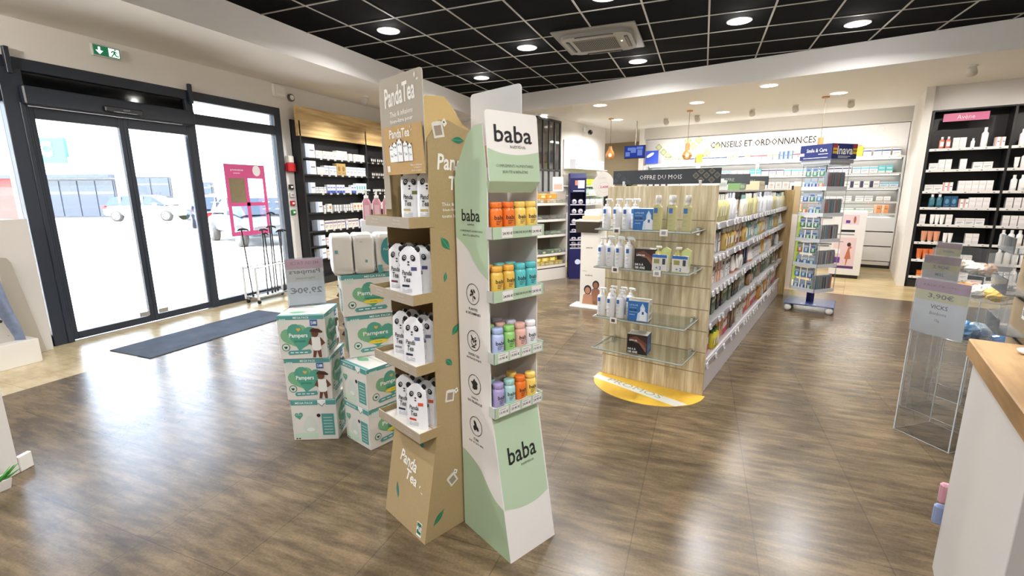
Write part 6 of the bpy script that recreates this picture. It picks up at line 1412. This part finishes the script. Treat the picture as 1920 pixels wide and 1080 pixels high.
# ================================================================ counter at the right
CWd=wood('#8a6a44','#c09c6c',1,9,.45,'#a88458',7)
ct=thing('checkout_counter','white checkout counter with thick oak top cut by the right edge','counter',tuple(B(.40,2.37,0)),RB)
m=MB(); m.box(0,1.0,-3.2,0,.885,.95,CWd,ch=.004); obj('oak_top',m,ct)
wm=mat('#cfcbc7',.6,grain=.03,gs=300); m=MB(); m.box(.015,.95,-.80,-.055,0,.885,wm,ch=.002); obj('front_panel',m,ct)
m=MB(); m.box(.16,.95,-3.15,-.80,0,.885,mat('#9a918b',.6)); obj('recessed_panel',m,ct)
t=thing('pen_tray','small white oval pen tray on the oak counter top','tray',tuple(B(.555,2.235,.9503)),RB)
m=MB(); m.lathe([(.020,0),(.050,.004),(.056,.014),(.050,.012),(.022,.005)],mat('#e8e2d8',.4),22,sx=1.0,sy=.75); obj('dish',m,t)
m=MB(); m.tube([(-.03,.0,.012),(.035,.012,.020)],.004,BLK,6); obj('pen',m,t)
for z,c,l in ((.28,'#d8a0b0','small pink packet hooked on the far end of the white counter panel'),(.185,'#93a4cc','small blue packet hooked on the far end of the white counter panel')):
    m=MB(); m.box(-.026 if z<.2 else -.020,.06,0,.03,0,.085,mat(c,.5),ch=.008)
    o=obj('hanging_packet',m); place(o,tuple(B(.415,2.318,z)),RB); tag(o,l,'packet')
# ================================================================ clear bins with price signs
Q0=Vector((1.234,3.469,0)); rq=math.radians(-53); QM=Matrix.Translation(Q0)@Matrix.Rotation(rq,4,'Z')
acr=pane('#f4f8fa',.03,.03,.45); edge=pane('#f2f6f8',.65,.1)
def crumple(m,c,r,col,seed,sx=1,sy=1,sz=1):
    rr_=random.Random(seed); n=16;k=10;vs=[]
    for j in range(k+1):
        for i in range(n):
            a=2*PI*i/n;b=-PI/2+PI*j/k; q=r*(1+rr_.uniform(-.14,.14)); vs.append((c[0]+q*sx*math.cos(a)*math.cos(b),c[1]+q*sy*math.sin(a)*math.cos(b),c[2]+q*sz*math.sin(b)))
    m.add(vs,[(j*n+i,j*n+(i+1)%n,(j+1)*n+(i+1)%n,(j+1)*n+i) for j in range(k) for i in range(n)],mat(col,.18,coat=.6),False)
def bin_(x,y,w,d,h,hb,label):
    p=QM@Vector((x,y,0)); t=thing('clear_display_bin',label,'display bin',tuple(p),rq)
    m=MB(); e=.003
    m.box(0,w,0,d,0,h,acr); obj('clear_pedestal',m,t)
    m=MB()
    for a,b in ((0,0),(w,0),(w,d),(0,d)): m.box(a-.0025,a+.0025,b-.0025,b+.0025,0,h,edge)
    for z in (.0015,h): 
        m.tube([(0,0,z),(w,0,z),(w,d,z),(0,d,z),(0,0,z)],.0022,edge,4)
    obj('polished_edges',m,t)
    m=MB(); m.box(0,w,0,.003,h,h+hb*.5,acr); m.box(0,.003,0,d,h,h+hb,acr); m.box(w-.003,w,0,d,h,h+hb,acr); m.box(0,w,d-.003,d,h,h+hb,acr); obj('clear_tray',m,t); return p
def sweets(x,y,z,cols,label,grp,seed,r=.06):
    rs_=random.Random(seed)
    for i,c in enumerate(cols):
        p=QM@Vector((x+(i%3)*.085+rs_.uniform(-.01,.01),y+(i//3%3)*.09,z+r*.75+(i//9)*r*1.4)); mm=MB(); crumple(mm,(0,0,0),r,c,seed+i,1,1,.75); o=obj('sweet_bag',mm); place(o,tuple(p),rq+rs_.uniform(-1,1)); tag(o,label,'sweets',grp)
bin_(0,0,.305,.31,.655,.20,'clear acrylic bin pedestal nearest the oak counter, under the 3,90€ sign')
sweets(.07,.08,.66,['#6f9cc0','#8fb8d4','#5f90b8','#a8c8dc','#4f7fae','#c8d8e0'],'shiny blue sweet bag in the nearest clear bin','blue sweet bags in the nearest clear bin',50,.058)
bin_(-.24,.38,.44,.27,.83,.18,'clear acrylic bin pedestal in the middle, under the 2,90€ sign')
sweets(-.04,.44,.835,['#e0a040','#e8e4d8','#e8c060','#d8b0a0','#f0ece0','#e0b84a'],'orange or cream sweet bag in the middle clear bin','sweet bags in the middle clear bin',70,.055)
bin_(-.46,.78,.34,.27,.92,.16,'clear acrylic bin pedestal farthest back, under the third price sign')
sweets(-.32,.84,.925,['#d8c8b0','#e8e4d8','#c8a890','#e0d8c8'],'pale sweet bag in the farthest clear bin','pale sweet bags in the farthest clear bin',80,.05)
bin_(.345,.0,.27,.31,.60,.26,'low clear bin with blue, green and yellow bags right of the 3,90€ sign')
sweets(.40,.07,.605,['#3f5f9a','#4f7a5f','#8f8a80','#2f4f8a','#d8d04a','#6a7a70','#c8ccd0','#3a5a78','#7a9a8a','#5f86b8','#b8c0c8','#4a6a5a'],'crinkly blue, green or grey bag in the low clear bin','mixed bags in the low clear bin',90,.05)
def psign(x,y,z,w,h,label,top,price,name,sub,sub2,c1,c2,c3,lean=.15,rz=0):
    p=QM@Vector((x,y,z)); t=thing('price_sign_holder',label,'price sign',tuple(p),rq+rz)
    u=(0,lean,1); fr=((0,0,0),(1,0,0),u); k=math.sqrt(1+lean*lean)
    m=MB(); slab(m,((-.006,-.003,-.004),(1,0,0),u),[(0,0),(w+.012,0),(w+.012,h*1.02+.008),(0,h*1.02+.008)],.002,pane('#eef2f6',.12,.03)); obj('clear_sleeve',m,t)
    m=MB(); slab(m,fr,[(0,0),(w,0),(w,h),(0,h)],.0012,c3); m.rect(fr,0,h*.80,w,h,c1,.0006); m.rect(fr,0,h*.62,w,h*.80,c2,.0006)
    ik=mat('#55555c',.6)
    m.text(fr,top,w/2,h*.90,mat('#8a4a5c',.6) if True else ik,w=w*.7,h=h*.045,off=.0012)
    m.text(fr,price,w/2,h*.71,ik,w=w*.48,h=h*.10,bold=.012,off=.0014); m.text(fr,name,w/2,h*.52,ik,h=h*.075,bold=.012,off=.0012)
    if sub: m.text(fr,sub,w/2,h*.40,mat('#85858c',.6),h=h*.055,off=.0012,bold=.01)
    if sub2: m.text(fr,sub2,w/2,h*.27,mat('#85858c',.6),h=h*.055,off=.0012,bold=.01)
    obj('price_card',m,t)
psign(.0,-.012,.662,.272,.32,'largest white price sign reading 3,90€ on the nearest clear bin','PRIX PROMO','3,90€','VICKS','Bonbons','72g',paper('#d090b0',.3),paper('#fff6b8',.3),paper('#ffffff',.3),.0)
psign(-.225,.360,.83,.205,.245,'middle price sign reading 2,90€ behind the 3,90€ sign','PRIX PROMO','2,90€','MIEL','','',mat('#8a1f26',.6),mat('#c8b42e',.6),mat('#c4beb4',.6),.0)
psign(-.42,.760,.925,.15,.20,'farthest small red and yellow price sign above the 2,90€ sign','','Gel intense','1,80€','','',mat('#8a1f26',.6),mat('#c8b42e',.6),mat('#c8b42e',.6),.0)
# kraft stand at the far right
t=thing('kraft_stand','brown kraft card stand with slots and little white tags at the right edge','display stand',tuple(B(.66,2.86,0)),RB)
kb=mat('#9c8668',.8,grain=.08,gs=60); m=MB(); m.box(0,.36,0,.30,0,1.40,kb,ch=.004)
fr=((0,0,0),(1,0,0),(0,0,1))
fr2=((0,.30,0),(0,-1,0),(0,0,1))
for z in (.82,1.0,1.18,1.34):
    m.rect(fr2,.02,z,.28,z+.012,BLK,.001); m.rect(fr,.02,z,.34,z+.012,BLK,.001); m.rect(fr2,.18,z-.07,.23,z-.01,PWH,.0015); m.rect(fr2,.188,z-.055,.222,z-.03,mat('#8a8a8a',.6),.002)
obj('card_body',m,t)
for z in (.86,1.04,1.22): m=MB(); m.box(-.09,0,.02,.28,z,z+.006,pane('#e8eef0',.2)); m.box(-.09,-.085,.02,.28,z,z+.07,pane('#e8eef0',.15)); obj('clear_ledge',m,t)
# ================================================================ outside
def CF(u,D,z=0): # camera-levelled lateral / forward distances -> world
    return Vector((math.cos(YAW)*u-math.sin(YAW)*D, math.sin(YAW)*u+math.cos(YAW)*D, z))
conc=mat('#c4c1ba',.9,grain=.05,gs=3)
mb=MB(); mb.prism([(-6.22,-30),(-6.22,60),(-120,60),(-120,-30)],-.12,-.012,2,conc); struct('ground_outside',mb)
fz=math.atan2(-0.372,.928)
bt_=thing('shop_building','white single-storey shop building with teal C sign across the car park','building',tuple(CF(-44,31,0)),YAW)
fw=mat('#dcdad6',.8); m=MB(); m.box(0,34,0,6,0,7.5,fw); obj('wall',m,bt_)
def fx(px): return (px-960)/880.2*30.37+44
def fz_(py): return 1.5+(355-py)/880.2*29.7
m=MB(); m.box(fx(-40),fx(44),-.12,0,0,fz_(322),mat('#8a1814',.6)); obj('red_wall_panel',m,bt_)
m=MB(); m.box(fx(-60),fx(222),-.5,0,fz_(324),fz_(317),mat('#122038',.5)); obj('blue_canopy',m,bt_)
def shopwin(x0,x1,y0,y1,label):
    w_=MB(); w_.box(x0,x1,-.14,-.02,y0,y1,mat('#0c1624',.4)); o=obj('window',w_,bt_)
    n=max(1,int((x1-x0)/1.1))
    for i in range(n):
        a=x0+.08+(x1-x0-.08)*i/n; b=x0+(x1-x0)*(i+1)/n-.08; p=MB(); p.box(a,b,-.17,-.14,y0+.1,y1-.1,mat('#101c2c',.12)); p.box(a,b,-.175,-.17,y0+(y1-y0)*.62,y0+(y1-y0)*.68,mat('#30404e',.4)); obj('pane',p,o)
    return o
shopwin(fx(88),fx(222),.05,fz_(326),''); shopwin(fx(257),fx(326),fz_(362),fz_(322),''); shopwin(fx(378),fx(404),fz_(362),fz_(333),'')
fx2=lambda px:(px-960)/880.2*29.67+44
m=MB(); x0=fx2(62); x1=fx2(126); z0=fz_(296); z1=fz_(250); m.box(x0,x1,-.25,-.05,z0,z1,mat('#14605a',.5)); fr=((x0,-.25,z0),(1,0,0),(0,0,1)); m.text(fr,'C',(x1-x0)*.45,(z1-z0)*.55,PWH,h=(z1-z0)*.62,bold=.07,off=.03); obj('teal_sign',m,bt_)
m=MB(); m.box(fx2(112),fx2(143),-.22,-.05,z0-.05,fz_(285),mat('#5a7070',.5)); obj('small_sign',m,bt_)
def car(loc,rz,col,label):
    t=thing('parked_car',label,'car',loc,rz); cm=mat(col,.25,coat=.6); gl=mat('#1c2733',.08)
    L=4.3; st=[(-2.15,.45,.62,.70),(-2.08,.32,.82,.80),(-1.6,.25,.95,.86),(-.6,.24,.98,.88),(.6,.24,.96,.88),(1.3,.25,.86,.86),(1.9,.28,.74,.80),(2.1,.36,.62,.70)]
    m=MB(); vs=[];n=10
    for x,zb,zt,hw in st:
        for i in range(n):
            a=2*PI*(i+.5)/n; sy=math.copysign(abs(math.cos(a))**.45,math.cos(a)); sz=math.copysign(abs(math.sin(a))**.55,math.sin(a)); vs.append((x,hw*sy,(zb+zt)/2+(zt-zb)/2*sz))
    m.add(vs,[(j*n+i,j*n+(i+1)%n,(j+1)*n+(i+1)%n,(j+1)*n+i) for j in range(len(st)-1) for i in range(n)]+[tuple(range(n)),tuple(range(len(vs)-n,len(vs)))[::-1]],cm,True); obj('body_shell',m,t)
    cab=[(-2.0,.90,.92,.60,.70),(-1.75,.90,1.32,.58,.74),(-1.2,.93,1.44,.60,.77),(0,.95,1.47,.62,.78),(.55,.94,1.38,.60,.77),(1.25,.85,.90,.60,.74)]
    m=MB(); vs=[]
    for x,zb,zt,wt,wb in cab: vs+=[(x,-wb,zb),(x,-wt,zt),(x,wt,zt),(x,wb,zb)]
    m.add(vs,[(j*4+i,j*4+(i+1)%4,(j+1)*4+(i+1)%4,(j+1)*4+i) for j in range(len(cab)-1) for i in range(4)]+[(0,1,2,3)],gl); obj('windows',m,t)
    m=MB(); vs=[]
    for x,zb,zt,wt,wb in cab[1:5]: vs+=[(x,-wt,zt+.005),(x,wt,zt+.005)]
    m.add(vs,[(2*j,2*j+1,2*j+3,2*j+2) for j in range(3)],cm)
    for sy in (-1,1):
        for x in (-1.15,.05): m.box(x-.05,x+.05,sy*.70-.03,sy*.70+.03,.92,1.40,cm)
    obj('roof',m,t)
    for x in (-1.35,1.35):
        for sy in (-1,1):
            m=MB(); m.T=Matrix.Translation((x,sy*.80,.31))@Matrix.Rotation(PI/2,4,'X'); m.lathe([(.18,-.10),(.31,-.10),(.32,0),(.31,.10),(.18,.10)],mat('#1a1a1c',.8),22); w_=obj('wheel',m,t)
            m=MB(); m.T=Matrix.Translation((x,sy*.905,.31))@Matrix.Rotation(PI/2,4,'X'); 
            for k in range(8): 
                m.T=Matrix.Translation((x,sy*.905,.31))@Matrix.Rotation(PI/2,4,'X')@Matrix.Rotation(PI/4*k,4,'Z'); m.box(.02,.19,-.018,.018,-.012,.012,mat('#c8ccd0',.3))
            m.T=Matrix.Translation((x,sy*.905,.31))@Matrix.Rotation(PI/2,4,'X'); m.lathe([(.185,-.012),(.20,-.012),(.20,.012),(.185,.012)],mat('#c8ccd0',.3),22,cap=False); obj('rim',m,w_)
    for sy in (-1,1):
        m=MB(); m.box(-2.14,-1.95,sy*.72-.10,sy*.72+.08,.72,.90,mat('#7a0c14',.3),ch=.02); obj('tail_light',m,t)
        m=MB(); m.box(1.93,2.08,sy*.62-.12,sy*.62+.12,.58,.70,mat('#e8ecf0',.15),ch=.02); obj('headlight',m,t)
        m=MB(); m.box(.75,.95,sy*.95-.08,sy*.95+.08,.92,1.04,cm,ch=.03); obj('mirror',m,t)
car((-13.3,11.0,-.012),math.radians(-22),'#26323f','silver-blue parked car seen through the right shop window')
car((-19.6,14.5,-.012),math.radians(-30),'#10233f','blue parked car seen between the right sliding door and the next window')
car(tuple(CF(-21.2,28.0,-.012)),YAW+math.radians(4),'#dfe1e2','white parked car in front of the building across, through the right sliding door')
t=thing('lamp_post','thin grey lamp post outside above the pink poster','lamp post',tuple(CF(-13.7,26,-.012)),0); m=MB(); m.tube([(0,0,0),(0,0,3.6)],.05,METAL); m.ball((0,0,3.7),.16,mat('#9aa0a4',.4),12,8); obj('pole',m,t)
# neighbouring entrance canopy edge, so the sky is framed like in the street
